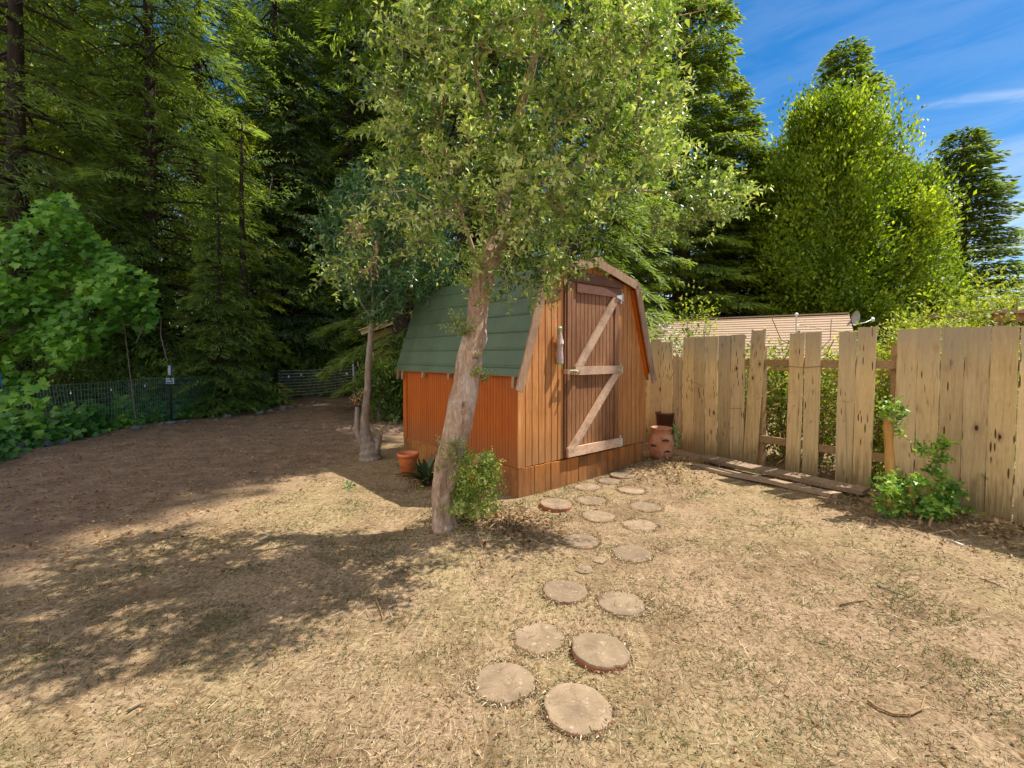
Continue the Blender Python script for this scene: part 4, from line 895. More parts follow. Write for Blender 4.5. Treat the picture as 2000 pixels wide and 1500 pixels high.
twig_leaves(lv, tw, T-O, dirs, (3, 6), (.12, .36), .019, .068, .032, seed=5, up=.35, tone=(.0, .9), curl=.3, fold=.3, spread=.7)
ii = ra.choice(len(ND), 240); ii = [i for i in ii if rad[i] < .02]
twig_leaves(lv, tw, np.array([ND[i] for i in ii])-O, unit(ND[ii]-cd), (1, 3), (.08, .24), .020, .055, .027, seed=6, up=.3, tone=(0, .6), curl=.3)
# drooping sprays hanging under the crown
hp = [at(x, y, TY+dy) for x, y, dy in ((1010, 520, -.1), (1040, 555, 0), (1100, 535, .2), (1070, 545, .1), (1120, 515, .2), (1145, 500, .25), (1090, 510, 0), (1160, 480, .3), (1060, 500, -.3), (980, 520, -.2), (720, 500, .3), (680, 520, .2), (900, 490, -.2), (870, 480, 0), (1090, 500, 0))]
twig_leaves(lv, tw, np.array(hp)-O, np.tile((0, 0, -.7), (len(hp), 1)), (3, 5), (.12, .28), .018, .062, .030, seed=8, up=-.3, tone=(.1, .6), curl=.5, droop=.5)
lv.build('crown', 'fruit_leaf', ft); tw.build('twigs', 'twig_bark', ft)
# tufts sprouting straight from the trunk
for k, (x, y, n_, s_) in enumerate(((912, 655, 16, .13), (925, 735, 14, .085), (893, 640, 8, .12), (935, 600, 5, .11), (955, 590, 5, .15), (928, 700, 6, .08), (945, 745, 7, .09), (922, 560, 8, .16), (940, 530, 10, .18))):
    lv = Leaves(); tw = MB(); c = at(x, y, TY-.03)-O; side = -1 if x < 925 else 1
    twig_leaves(lv, tw, np.array([c]), np.array([(side*.6, -.5, .5)]), (n_, n_), (s_*.6, s_*1.4), .014, .044, .018, seed=30+k, up=.5, tone=(.4, 1), curl=.25, spread=.55)
    o = lv.build('sprout', 'sucker_leaf', ft); tw.build('stems', 'twig_bark', o)
# suckers round the trunk foot
def bush(name, base, label, cat, pts, mat, L, W, n_tw, tl, sp, seed, kind='fold', tone=(.2, 1), stem='twig_bark', up=.4, r0=.010, droop=0., spread=.8, group=None):
    B = np.array(base); e = tag(empty(name, B), label, cat, group); A = np.array(pts)
    roots = [[B+np.array((0, 0, -.02)), B+np.array((0, 0, .03)), B+np.array((.005, 0, .07)), B+np.array((.01, 0, .10))]]
    ND, PAR, kids, rad, tips = grow(roots, A, None, .07, seed, rmin=.0022); rad = np.minimum(rad, r0)
    mb = MB(); skeleton_mesh(mb, [p-B for p in ND], PAR, kids, rad, lambda c: True); mb.build('stems', stem, e, True)
    lv = Leaves(); T = np.array([ND[t] for t in tips]); twig_leaves(lv, None, T-B, unit(T-A.mean(0)), n_tw, tl, sp, L, W, kind, seed=seed, up=up, tone=tone, droop=droop, spread=spread)
    lv.build('foliage', mat, e); return e
rb = np.random.default_rng(5)
pts = [at(rb.uniform(882, 962), rb.uniform(905, 1000), TY+rb.uniform(-.12, .32)) for _ in range(100)]
pts = [p for p in pts if True]
bush('sucker_shrub', G(915, 1035)+np.array((.02, .10, 0)), 'bright green bushy suckers growing at the right foot of the leaning tree', 'shrub', pts, 'sucker_leaf', .046, .021, (4, 6), (.07, .17), .014, 41)
pts = [at(x, y, TY-.02+d) for x, y, d in ((812, 945, 0), (818, 975, .02), (826, 1000, .03), (835, 985, 0), (843, 1000, -.05), (838, 1015, .04), (850, 985, -.08), (845, 970, .05))]
bush('sucker_sprig', G(838, 1038), 'thin sparse sprig standing left of the leaning tree foot', 'shrub', pts, 'sucker_leaf', .034, .013, (1, 3), (.05, .11), .018, 42, tone=(0, .6))
pts = [at(rb.uniform(855, 905), rb.uniform(862, 925), TY-.08+rb.uniform(-.05, .03)) for _ in range(14)]
lv = Leaves(); tw = MB(); twig_leaves(lv, tw, np.array(pts)-O, np.tile((0, -.4, .6), (len(pts), 1)), (2, 3), (.05, .11), .014, .038, .016, seed=44, up=.4, tone=(.4, 1))
o = tag(lv.build('sprout', 'sucker_leaf', ft), kind='stuff'); tw.build('stems', 'twig_bark', o)

# strap-leaved plant
B = G(832, 945); sp_ = tag(empty('strap_leaf_plant', B), 'dark strap-leaved plant beside the orange pot, behind the leaning trunk', 'plant')
vs, fs, tn = [], [], []; r_ = np.random.default_rng(3)
for k in range(46):
    a = r_.uniform(0, 6.28); L = r_.uniform(.22, .50); lean = r_.uniform(.25, .85); w = r_.uniform(.018, .030); t_ = r_.uniform(0, 1); b = len(vs); dx, dy = math.cos(a), math.sin(a)
    for j in range(8):
        t = j/7; x = lean*L*t**1.3; z = L*(t*(1.05-lean*.3)-lean*.65*t*t)+.01; ww = w*math.sin(math.pi*min(.999, .12+.88*t))**.6
        for s_ in (-1, 0, 1): vs.append((dx*(x+.03)-dy*ww*s_, dy*(x+.03)+dx*ww*s_, z+abs(s_)*.006)); tn.append(t_)
    for j in range(7):
        for s_ in (0, 1): fs.append((b+j*3+s_, b+j*3+s_+1, b+j*3+s_+4, b+j*3+s_+3))
link('leaves', np_mesh('leaves', vs, fs, tn), 'strap_leaf', sp_, True)
lv = Leaves(); n_ = 150; P_ = np.stack([r_.normal(size=n_)*.10, r_.normal(size=n_)*.08, np.abs(r_.normal(size=n_))*.10], -1); lv.add(P_, rdir(n_, r_), rdir(n_, r_), r_.uniform(.05, .16, n_), .02, r_.uniform(0, .5, n_)); lv.build('withered_leaves', 'dry_leaf', sp_)

# ---- small glossy tree at the left of the shed
B = G(722, 893); Y = B[1]; lt = tag(empty('small_glossy_tree', B), 'slender small tree with dark glossy leaves and three-forked base left of the shed', 'tree')
cs = [(at(x, y, Y+.0), w/2/F_PX*Y) for x, y, w in ((724, 898, 44), (722, 880, 38), (717, 862, 26), (713, 840, 19), (714, 800, 15), (718, 760, 13), (719, 720, 12), (722, 680, 11), (725, 645, 10), (727, 625, 10))]
P_, R_ = dense(cs, 50); mb = MB(); mb.tube([p-B for p in P_], list(R_*(1+.08*np.sin(np.arange(50)*1.7))), 18); 
for path in (((716, 878, 20), (706, 862, 14), (699, 845, 11), (697, 820, 9), (698, 795, 8)), ((730, 888, 16), (738, 870, 12), (741, 850, 11))):
    q = [(at(x, y, Y-.02), w/2/F_PX*Y) for x, y, w in path]; a, b = dense(q, 16); mb.tube([p-B for p in a], list(b), 12)
mb.build('trunk', 'laurel_bark', lt, True)
lim = [pl([(727, 625, Y), (730, 560, Y), (738, 480, Y+.05), (745, 400, Y+.1), (750, 350, Y+.1)], 4), pl([(727, 625, Y), (705, 590, Y-.1), (690, 540, Y-.15), (685, 480, Y-.2)], 4), pl([(727, 625, Y), (750, 595, Y+.2), (775, 560, Y+.3), (800, 520, Y+.35)], 4), pl([(730, 560, Y), (720, 500, Y+.3), (700, 430, Y+.35)], 3)]
crownp = [(700, 345), (780, 330), (840, 380), (870, 450), (865, 520), (845, 560), (800, 580), (770, 600), (740, 625), (712, 615), (690, 580), (665, 540), (640, 470), (648, 410)]
att = []
while len(att) < 260:
    x, y = ra.uniform(630, 870), ra.uniform(325, 630)
    if in_poly(x, y, crownp): q = min(1, ((x-755)/125)**2+((y-470)/160)**2); att.append(at(x, y, Y+.1+ra.uniform(-.85, .85)*math.sqrt(1-q*.95)))
ND, PAR, kids, rad, tips = grow(lim, att, None, .18, 4, rmin=.004); rad = np.minimum(rad, .03); mb = MB(); skeleton_mesh(mb, [p-B for p in ND], PAR, kids, rad, lambda c: True); mb.build('branches', 'laurel_bark', lt, True)
lv = Leaves(); T = np.array([ND[t] for t in tips]); twig_leaves(lv, None, T-B, unit(T-at(750, 480, Y)), (3, 5), (.15, .38), .032, .115, .040, seed=9, up=.1, tone=(.1, .8), curl=.35, droop=.15)
lv.build('crown', 'laurel_leaf', lt)
lv = Leaves(); hp = [at(x, y, Y-.1) for x, y in ((697, 785), (700, 778), (694, 790), (702, 792), (690, 780), (706, 775))]; twig_leaves(lv, None, np.array(hp)-B, np.tile((0, 0, 1.), (6, 1)), (4, 6), (.06, .14), .03, .055, .022, seed=10, tone=(.3, 1)); tag(lv.build('dry_tuft', 'dry_leaf', lt), kind='stuff')
lv = Leaves(); hp = [at(x, y, Y-.1) for x, y in ((735, 858), (745, 850), (752, 865), (748, 845), (738, 835))]; tw = MB(); twig_leaves(lv, tw, np.array(hp)-B, np.tile((0, 0, 1.), (5, 1)), (2, 3), (.08, .16), .05, .04, .015, seed=11, tone=(0, .5)); lv.build('stump_shoots', 'far_leaf', lt); tw.build('stump_twigs', 'twig_bark', lt)
# dried drooping twig of the fruit tree hanging in front of it
lv = Leaves(); tw = MB(); hp = [at(x, y, TY+.25) for x, y in ((700, 430), (705, 445), (690, 440), (735, 470), (730, 500), (725, 520), (720, 455))]; twig_leaves(lv, tw, np.array(hp)-O, np.tile((-.3, 0, -.8), (len(hp), 1)), (3, 4), (.08, .2), .02, .04, .018, seed=14, up=-.3, tone=(.4, 1), curl=.6, droop=.6); o = tag(lv.build('dried_spray', 'dry_leaf', ft), kind='stuff'); tw.build('stems', 'twig_bark', o)

# ------------------------------------------------------------------ conifers
def conifer(seed, H, hb, Rm, nb, dens, L=(.12, .26), W=.034, droop=.35, up0=.15, layers=False, spray=.34, power=.75, clump=0, trunk_r=.02, bough_vis=True):
    r_ = np.random.default_rng(seed); lv = Leaves(); mb = MB()
    mb.tube([(.03*math.sin(z*.8), .03*math.cos(z*.7), z) for z in np.linspace(-.2, H*.97, 14)], list(np.linspace(H*trunk_r, .02, 14)), 12)
    for i in range(nb):
        u = min(.995, max(0, (i+r_.uniform(-3, 4))/nb)); h = hb+(H-hb)*u; Rr_ = Rm*(1-u)**power*r_.uniform(.42, 1.15)+.12
        a = i*2.39996+r_.uniform(-.9, .9); d = np.array((math.cos(a), math.sin(a), 0)); s = np.array((-d[1], d[0], 0))
        up = up0+r_.uniform(-.12, .12); dr = droop*r_.uniform(.7, 1.3); pp_ = lambda t: np.array((0, 0, h))+d*(Rr_*t)[:, None]+np.array((0, 0, 1.))*(Rr_*(up*t-dr*t**2))[:, None]
        tt = np.linspace(0, 1, 6); path = pp_(tt); mb.tube(path, list(np.linspace(.012+.012*Rr_, .004, 6)), 5, cap=False)
        m = int(dens*(Rr_**1.35)*26)+14
        t = r_.beta(1.7, 1.15, m)*.92+.08; side = r_.choice((-1, 1), m); wd = spray*Rr_*(1.05-t)**.7+.10; q = r_.uniform(0, 1, m)**.8*wd
        if clump: t = np.round(t*clump*Rr_)/(clump*Rr_)+r_.normal(size=m)*.012
        p = pp_(t)+s*(q*side)[:, None]+d*(q*.55)[:, None]+np.array((0, 0, 1.))*(-.30*q+r_.normal(size=m)*.035-.02)[:, None]
        D = unit(s*(side*r_.uniform(.2, 1., m))[:, None]+d*r_.uniform(.4, 1.1, (m, 1))+np.array((0, 0, 1.))*r_.uniform(-.75, .15, (m, 1)))
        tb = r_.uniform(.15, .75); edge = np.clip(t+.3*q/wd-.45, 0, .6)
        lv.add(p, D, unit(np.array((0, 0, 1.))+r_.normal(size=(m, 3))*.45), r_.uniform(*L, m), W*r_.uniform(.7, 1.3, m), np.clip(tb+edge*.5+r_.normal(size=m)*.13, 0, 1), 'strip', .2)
    return lv, mb
def broad(seed, H, hb, Rx, M_, per, L, W, trunk=.16, lean=0.0, kind='fold', shape=1.0, upb=.2, flat=.5, rows=None, off=None, box=.6, plume=False):
    r_ = np.random.default_rng(seed); lv = Leaves(); C = []
    while len(C) < M_:
        z = r_.uniform(hb, H); u = (z-hb)/(H-hb); rr_ = Rx*(math.sin(math.pi*min(1, (u*.80+.16)))**box)*(1-.12*u)*shape; a = r_.uniform(0, 6.283)
        if plume and math.sin(a*5+math.sin(z*1.3)*2)*math.sin(z*1.9+a*2) < -.35: continue
        lob = 1+.18*math.sin(3*a+seed)+.13*math.sin(5*a+z*1.1+seed)+.12*math.sin(2.3*z+a*2)
        q = math.sqrt(r_.uniform(.12, 1)); C.append((math.cos(a)*rr_*q*lob, math.sin(a)*rr_*q*lob, z))
    C = np.array(C); B0 = np.array((0, 0, 0.)); roots = [[(0, 0, -.2), (0, 0, hb*.3), (lean*.3, .1, hb*.7), (lean*.6, .12, hb), (lean, .1, hb+(H-hb)*.3), (lean*.7, 0, hb+(H-hb)*.6), (0, 0, hb+(H-hb)*.85)]]
    if off: roots = [[(off[0], off[1], -.2), (off[0], off[1], hb*.25), (off[0], off[1], hb*.5), (off[0]*.7, off[1]*.7, hb*.72), (off[0]*.35, off[1]*.35, hb*.9), (0, 0, hb+1), (0, 0, (H+hb)/2)]]
    ND, PAR, kids, rad, tips = grow(roots, C, None, .55, seed, rmin=.012); rad = np.minimum(rad*.8, trunk); mb = MB(); skeleton_mesh(mb, list(ND), PAR, kids, rad, lambda c: True)
    for k, c in enumerate(C):
        m = int(per*r_.uniform(.6, 1.4)); g = (r_.uniform(.16, .32) if plume else r_.uniform(.25, .50))*Rx/3; p = c+r_.normal(size=(m, 3))*g*np.array((1, 1, flat)); out = unit(p-np.array((0, 0, (H+hb)/2)))
        D = unit(out*.6+r_.normal(size=(m, 3))*.5+np.array((0, 0, upb))); lv.add(p, D, unit(np.array((0, 0, 1.))+out*.4+r_.normal(size=(m, 3))*.5), L*r_.uniform(.7, 1.25, m), W*r_.uniform(.7, 1.2, m), np.clip(r_.uniform(.1, .75)+r_.normal(size=m)*.15, 0, 1), kind, .25, .2)
    return lv, mb
def make_tree(name, gen, leaf, bk, loc, label, rz=0, sc=1.0, group=None, cat='tree'):
    lv, mb = gen; r_ = tag(empty(name, loc, rz), label, cat, group); lv.build('crown', leaf, r_); mb.build('trunk', bk, r_, True); r_.scale = (sc, sc, sc); return r_
def copy_tree(src, loc, label, rz=0, sc=1.0, group=None, leaf=None):
    r_ = src.copy(); col.objects.link(r_); r_.location = tuple(loc); r_.rotation_euler = (0, 0, rz); r_.scale = sc if isinstance(sc, tuple) else (sc,)*3; r_['label'] = label
    if group: r_['group'] = group
    for ch in src.children:
        c = ch.copy(); col.objects.link(c); c.parent = r_
        if leaf and ch.name.startswith('crown'):
            c.material_slots[0].link = 'OBJECT'; c.material_slots[0].material = M[leaf]
    return r_
def base(px, Y): return (float((px-1000)/F_PX*Y), float(Y), 0.0)
GB = 'tall redwoods behind the yard'
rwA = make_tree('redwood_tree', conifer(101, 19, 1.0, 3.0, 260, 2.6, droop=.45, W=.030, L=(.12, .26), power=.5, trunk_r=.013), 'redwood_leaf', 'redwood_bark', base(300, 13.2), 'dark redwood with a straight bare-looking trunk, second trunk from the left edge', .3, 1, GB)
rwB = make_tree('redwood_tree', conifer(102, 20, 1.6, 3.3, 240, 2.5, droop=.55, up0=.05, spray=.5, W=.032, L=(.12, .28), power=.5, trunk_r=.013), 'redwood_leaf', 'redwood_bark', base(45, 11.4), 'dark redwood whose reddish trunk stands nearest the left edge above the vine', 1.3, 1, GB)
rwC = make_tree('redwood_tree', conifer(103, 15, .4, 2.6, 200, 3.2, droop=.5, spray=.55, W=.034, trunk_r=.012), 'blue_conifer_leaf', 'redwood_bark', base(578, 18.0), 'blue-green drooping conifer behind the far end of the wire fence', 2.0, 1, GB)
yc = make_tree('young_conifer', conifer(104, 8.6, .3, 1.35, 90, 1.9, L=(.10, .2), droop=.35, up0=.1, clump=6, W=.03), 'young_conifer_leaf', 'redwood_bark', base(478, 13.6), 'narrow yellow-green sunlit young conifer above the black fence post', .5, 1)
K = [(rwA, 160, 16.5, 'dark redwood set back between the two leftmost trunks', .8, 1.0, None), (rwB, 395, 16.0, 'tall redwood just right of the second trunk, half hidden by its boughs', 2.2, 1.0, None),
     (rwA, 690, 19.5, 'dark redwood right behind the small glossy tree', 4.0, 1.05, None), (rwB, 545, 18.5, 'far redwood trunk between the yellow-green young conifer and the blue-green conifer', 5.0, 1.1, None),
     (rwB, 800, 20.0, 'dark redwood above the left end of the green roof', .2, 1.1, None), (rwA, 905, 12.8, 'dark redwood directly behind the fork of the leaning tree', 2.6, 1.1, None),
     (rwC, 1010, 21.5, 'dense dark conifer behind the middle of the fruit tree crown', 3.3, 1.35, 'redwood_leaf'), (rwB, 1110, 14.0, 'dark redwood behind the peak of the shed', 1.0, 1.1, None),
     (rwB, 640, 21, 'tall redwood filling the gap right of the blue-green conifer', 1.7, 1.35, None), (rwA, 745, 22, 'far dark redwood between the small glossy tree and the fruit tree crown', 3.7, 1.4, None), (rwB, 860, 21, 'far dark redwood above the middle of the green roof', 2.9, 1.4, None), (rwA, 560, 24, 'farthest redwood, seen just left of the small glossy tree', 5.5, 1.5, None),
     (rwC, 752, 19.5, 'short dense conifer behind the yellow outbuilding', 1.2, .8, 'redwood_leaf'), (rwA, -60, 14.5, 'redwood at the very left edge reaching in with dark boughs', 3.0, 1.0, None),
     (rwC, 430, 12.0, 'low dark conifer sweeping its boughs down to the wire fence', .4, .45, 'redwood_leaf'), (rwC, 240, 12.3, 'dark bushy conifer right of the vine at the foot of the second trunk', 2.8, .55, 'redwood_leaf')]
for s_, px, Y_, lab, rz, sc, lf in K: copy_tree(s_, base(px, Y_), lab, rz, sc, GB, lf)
GS = 'tall conifers whose shade falls on the left of the yard'
def sunpt(x, y, h): return (x+h*sd[0]/sd[2], y+h*sd[1]/sd[2])
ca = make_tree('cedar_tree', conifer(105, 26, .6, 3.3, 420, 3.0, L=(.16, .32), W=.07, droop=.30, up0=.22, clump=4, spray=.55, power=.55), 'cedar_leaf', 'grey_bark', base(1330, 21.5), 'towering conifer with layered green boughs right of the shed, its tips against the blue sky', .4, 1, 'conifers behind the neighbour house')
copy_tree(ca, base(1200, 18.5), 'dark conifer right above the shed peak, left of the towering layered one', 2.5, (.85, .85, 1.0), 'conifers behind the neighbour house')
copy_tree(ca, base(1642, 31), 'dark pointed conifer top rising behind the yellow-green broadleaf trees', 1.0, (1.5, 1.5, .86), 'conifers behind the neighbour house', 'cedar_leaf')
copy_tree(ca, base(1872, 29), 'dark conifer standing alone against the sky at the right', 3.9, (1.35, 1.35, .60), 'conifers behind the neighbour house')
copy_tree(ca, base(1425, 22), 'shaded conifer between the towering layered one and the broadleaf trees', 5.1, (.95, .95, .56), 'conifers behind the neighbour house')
mp = make_tree('broadleaf_tree', broad(201, 12.3, .8, 3.3, 430, 170, .20, .10, trunk=.22, lean=.9, upb=1.0, flat=1.7, box=.42, plume=True), 'maple_leaf', 'grey_bark', base(1610, 20.5), 'large yellow-green broadleaf tree behind the middle of the neighbour roof', 1.0, 1, 'broadleaf trees behind the neighbour house')
copy_tree(mp, base(1735, 21.5), 'yellow-green broadleaf tree at the right of the pair, beside the lone conifer', 2.2, (.75, .75, .80), 'broadleaf trees behind the neighbour house')
copy_tree(mp, base(1500, 22.5), 'shaded broadleaf tree with leaning dark trunks left of the large yellow-green one', 4.2, (.72, .72, .85), 'broadleaf trees behind the neighbour house')
fb = make_tree('sunlit_broadleaf', broad(202, 12, .6, 3.6, 380, 100, .19, .12, trunk=.14, upb=.2), 'far_leaf', 'grey_bark', base(120, 22), 'sunlit yellow-green broadleaf glimpsed between the two leftmost redwoods', 0, 1, 'sunlit broadleaf trees beyond the redwoods')
fb.scale = (1, 1, 1.5)
for px, Y_, lab, rz, sc in ((-120, 20, 'sunlit broadleaf at the far left edge behind the redwood boughs', 1, 1.0), (330, 25, 'sunlit foliage tree seen right of the second redwood trunk', 2, 1.0), (470, 27, 'sunlit broadleaf far behind the yellow-green young conifer', 3, .85), (620, 27, 'distant sunlit tree behind the blue-green conifer', 4, .8), (-340, 17, 'sunlit tree beyond the left edge', 5, 1.0)):
    copy_tree(fb, base(px, Y_), lab, rz, (sc, sc, sc*1.5), 'sunlit broadleaf trees beyond the redwoods')
# tall tree standing to the right, out of the picture, whose crown shades the left of the yard
x, y = sunpt(-7.0, 6.3, 29.5)
make_tree('shade_tree', broad(301, 40, 27.5, 3.7, 620, 80, .40, .28, trunk=.25, flat=.7, off=(7.2, .6), box=.35), 'cedar_leaf', 'grey_bark', (x, y, 0), 'very tall leaning tree to the right of the view', 0, 1)
x, y = sunpt(1.15, 6.05, 17.0); make_tree('shade_tree', broad(302, 18.3, 15.6, .25, 90, 40, .16, .11, trunk=.05, flat=1.2, off=(1.4, -.6), box=.3), 'cedar_leaf', 'grey_bark', (x, y, 0), 'slender unseen tree added right of the view to shade the shed front', 0, 1)  # unseen tree added, its narrow crown shaped to shade the shed front
rwD = make_tree('redwood_tree', conifer(106, 27, 11.0, 3.0, 170, 2.6, droop=.5, W=.04, L=(.14, .28), power=.45, trunk_r=.011), 'redwood_leaf', 'redwood_bark', (-1.0, 13.6, 0), 'tall redwood trunk behind the fork of the fruit tree, its boughs high above', .4, 1, GB)
copy_tree(rwD, (-3.0, 12.8, 0), 'tall high-branched redwood behind the left half of the green roof', 2.4, 1.05, GB)

# ------------------------------------------------------------------ vine mass, ivy, hedges
def leaf_blob(P_, mat, name, L, W, tone, kind, parent, outd, seed, curl=.15, fold=.2, up=.35, jit=.35):
    r_ = np.random.default_rng(seed); n_ = len(P_); lv = Leaves(); D = unit(outd*.6+np.array((0, 0, -.45))+r_.normal(size=(n_, 3))*jit); Nn = unit(outd+np.array((0, 0, up))+r_.normal(size=(n_, 3))*.35)
    lv.add(P_, D, Nn, L*r_.uniform(.6, 1.2, n_), W*r_.uniform(.7, 1.2, n_), tone, kind, curl, fold); return lv.build(name, mat, parent)
# grape-like vine climbing at the left edge
vm = tag(empty('climbing_vine', (-10.2, 9.4, 0)), 'mass of broad bright green vine leaves covering the left edge above the wire fence', 'vine')
outl = [(-260, 430), (-150, 400), (-30, 425), (20, 430), (60, 400), (110, 375), (150, 395), (170, 440), (215, 485), (260, 520), (305, 545), (312, 600), (290, 655), (268, 640), (262, 610), (240, 640), (225, 680), (215, 690), (150, 700), (100, 730), (60, 765), (-40, 790), (-260, 820)]
r_ = np.random.default_rng(77); PV = []; 
while len(PV) < 6200:
    x, y = r_.uniform(-260, 320), r_.uniform(370, 820)
    if not in_poly(x, y, outl): continue
    dn = .5+.5*math.sin(x*.045+1.3*math.sin(y*.03))*math.sin(y*.055+x*.012); 
    if dn < .20 and r_.random() < .9: continue
    if 20 < x < 110 and 690 < y < 735 and r_.random() < .8: continue
    PV.append(at(x, y, 9.1-.30*dn-.35*math.sin(math.pi*min(1, max(0, (y-400)/420)))+.25*math.sin(x*.03+y*.02)+r_.normal()*.2+abs(x-60)*.0012))
PV = np.array(PV)-np.array((-10.2, 9.4, 0)); tn = np.clip(.45+r_.normal(size=len(PV))*.2+.2*np.sin(PV[:, 2]*5), 0, 1)
leaf_blob(PV, 'vine_leaf', 'leaves', .135, .14, tn, 'lobe', vm, np.tile((.35, -.8, .4), (len(PV), 1)), 78, fold=.35, up=.45)
mb = MB()
for k in range(14):
    a = np.array(PV[r_.integers(len(PV))]); a[1] += .25; b = a+np.array((r_.uniform(-.9, -.1), r_.uniform(.1, .3), r_.uniform(-.5, .2))); mb.tube([a+(0, .1, 0), (a+b)/2+(0, .15, .1), b+(0, .15, 0), (b[0], .25, 0 if k < 9 else b[2]-.5)], .009, 5, cap=False)
mb.build('stems', 'twig_bark', vm)
# vine leaves creeping over the first fence post
vp_ = []; tn = []
for _ in range(210):
    x, y = r_.uniform(-30, 95), r_.uniform(745, 870)
    if abs(x-28) < 26 and y < 765: continue
    if 35 < x < 62 and r_.random() < .8: continue
    vp_.append(at(x, y, 7.35+r_.normal()*.1)); tn.append(r_.uniform(.3, 1))
vp_ = np.array(vp_); vp2 = tag(empty('creeping_vine', (-8, 7.3, 0)), 'yellow-green vine leaves creeping over the wire by the leftmost fence post', 'vine')
leaf_blob(vp_-np.array((-8, 7.3, 0)), 'vine_leaf', 'leaves', .15, .16, np.array(tn), 'lobe', vp2, np.tile((.35, -.8, .4), (len(vp_), 1)), 79, fold=.3)
# ivy ground cover along the foot of the fence
Pi = []; r_ = np.random.default_rng(80)
ctrl = [(-60, 918, 120), (40, 886, 80), (100, 872, 75), (170, 852, 70), (240, 838, 66), (290, 828, 60), (330, 820, 50), (385, 815, 85), (440, 808, 95), (500, 800, 66), (540, 792, 48), (580, 775, 34), (630, 768, 34), (665, 760, 45)]
while len(Pi) < 7500:
    t = r_.uniform(0, len(ctrl)-1.001); i = int(t); f = t-i; a, b = ctrl[i], ctrl[i+1]; px = a[0]+(b[0]-a[0])*f; py = a[1]+(b[1]-a[1])*f; hp = a[2]+(b[2]-a[2])*f
    g = gp(px, py); g[2] = 0; Hh = hp/F_PX*g[1]*.85*(.8+.25*math.sin(px*.11)+.15*math.sin(px*.31)); u = r_.uniform(0, 1)
    
    nrm = np.array((-.75, .65, 0)) if px < 560 else np.array((-.5, .85, 0)); dd = r_.uniform(-.10, .60)
    Pi.append((g[0]+nrm[0]*dd+r_.normal()*.05, g[1]+nrm[1]*dd+r_.normal()*.05, .02+Hh*math.sqrt(u)*min(1, .35+dd*1.6)))
Pi = np.array(Pi); iv = leaf_blob(Pi, 'ivy_leaf', 'ivy_ground_cover', .135, .135, np.clip(.35+r_.normal(size=len(Pi))*.22+.35*(np.sin(Pi[:, 0]*3+Pi[:, 1]*2) > .75), 0, 1), 'lobe', None, np.tile((.5, -.6, .6), (len(Pi), 1)), 81, fold=.3, up=.6)
tag(iv, 'low ivy and vine leaves spreading along the foot of the wire fence', 'ivy', kind='stuff')
# understorey behind the wire: dark shrubs
def shrub_np(name, loc, rx, ry, h, n_, L, W, mat, label, seed, kind='fold', group=None, z0=.0, flat=.35, cl=14):
    r_ = np.random.default_rng(seed); e = tag(empty(name, loc), label, 'shrub', group); C = []
    for _ in range(cl): a, q = r_.uniform(0, 6.28), math.sqrt(r_.uniform(0, 1)); z = z0+(h-z0)*r_.uniform(.12, 1); s_ = math.sqrt(max(.05, 1-((z-z0)/(h-z0))**2*.75)); C.append((rx*q*math.cos(a)*s_, ry*q*math.sin(a)*s_, z))
    C = np.array(C); idx = r_.integers(0, cl, n_); P_ = C[idx]+r_.normal(size=(n_, 3))*np.array((rx, ry, h*.5))*.26; P_[:, 2] = np.abs(P_[:, 2]); out = unit(P_-np.array((0, 0, h*.4)))
    lv = Leaves(); lv.add(P_, unit(out+r_.normal(size=(n_, 3))*.7), unit(out*.4+np.array((0, 0, 1.))+r_.normal(size=(n_, 3))*.5), L*r_.uniform(.6, 1.3, n_), W*r_.uniform(.7, 1.2, n_), np.clip(r_.uniform(.1, .8, cl)[idx]+r_.normal(size=n_)*.15, 0, 1), kind, .25, .25); lv.build('foliage', mat, e)
    mb = MB()
    for c in C[:10]: mb.tube([(0, 0, -.05), (c[0]*.3, c[1]*.3, c[2]*.5), tuple(c)], [.02, .014, .006], 5, cap=False)
    mb.build('stems', 'twig_bark', e); return e
def bs(px, Y): return base(px, Y)
GU = 'undergrowth behind the wire fence'
for i, (px, Y_, rx, h, n_, mat, lab) in enumerate(((90, 9.6, 1.1, 1.3, 2600, 'redwood_leaf', 'dark undergrowth shrub behind the left wire fence beneath the vine'), (230, 10.6, 1.1, 1.2, 2600, 'redwood_leaf', 'dark undergrowth shrub behind the wire between the two white caps'), (385, 12.2, 1.1, 1.5, 2600, 'redwood_leaf', 'dark shrub behind the wire right of the small sign'),
    (455, 13.6, .9, 1.5, 2000, 'young_conifer_leaf', 'yellow-green sunlit shrub behind the black fence post'), (812, 11.2, 1.0, 1.9, 5200, 'redwood_leaf', 'dark green feathery shrub between the small tree and the back of the shed'),
    (740, 10.8, .6, 1.3, 2600, 'redwood_leaf', 'low dark shrub at the back left corner of the shed'), (860, 13, 1.6, 3.6, 5000, 'redwood_leaf', 'tall dark shrub rising behind the green roof'), (650, 17.5, 1.6, 2.4, 3500, 'redwood_leaf', 'shadowed shrub behind the pale wire panel'), (545, 18.0, 1.8, 2.4, 3500, 'redwood_leaf', 'shadowed shrub behind the blue-green conifer'), (335, 15.5, 1.8, 2.2, 3500, 'redwood_leaf', 'shadowed shrub deep behind the signed post'), (-20, 12.5, 2.0, 2.6, 3500, 'redwood_leaf', 'shadowed shrub deep behind the vine'), (200, 14.5, 2.0, 2.6, 3500, 'redwood_leaf', 'shadowed shrub deep behind the vine right part'))):
    shrub_np('shrub', bs(px, Y_), rx, rx*.8, h, n_, .13, .035, mat, lab, 300+i, 'strip', GU, cl=26)
shrub_np('leafy_plant', G(668, 768), .35, .3, .75, 420, .13, .06, 'sucker_leaf', 'sunlit bright green plant climbing the white post of the far wire panel', 340)
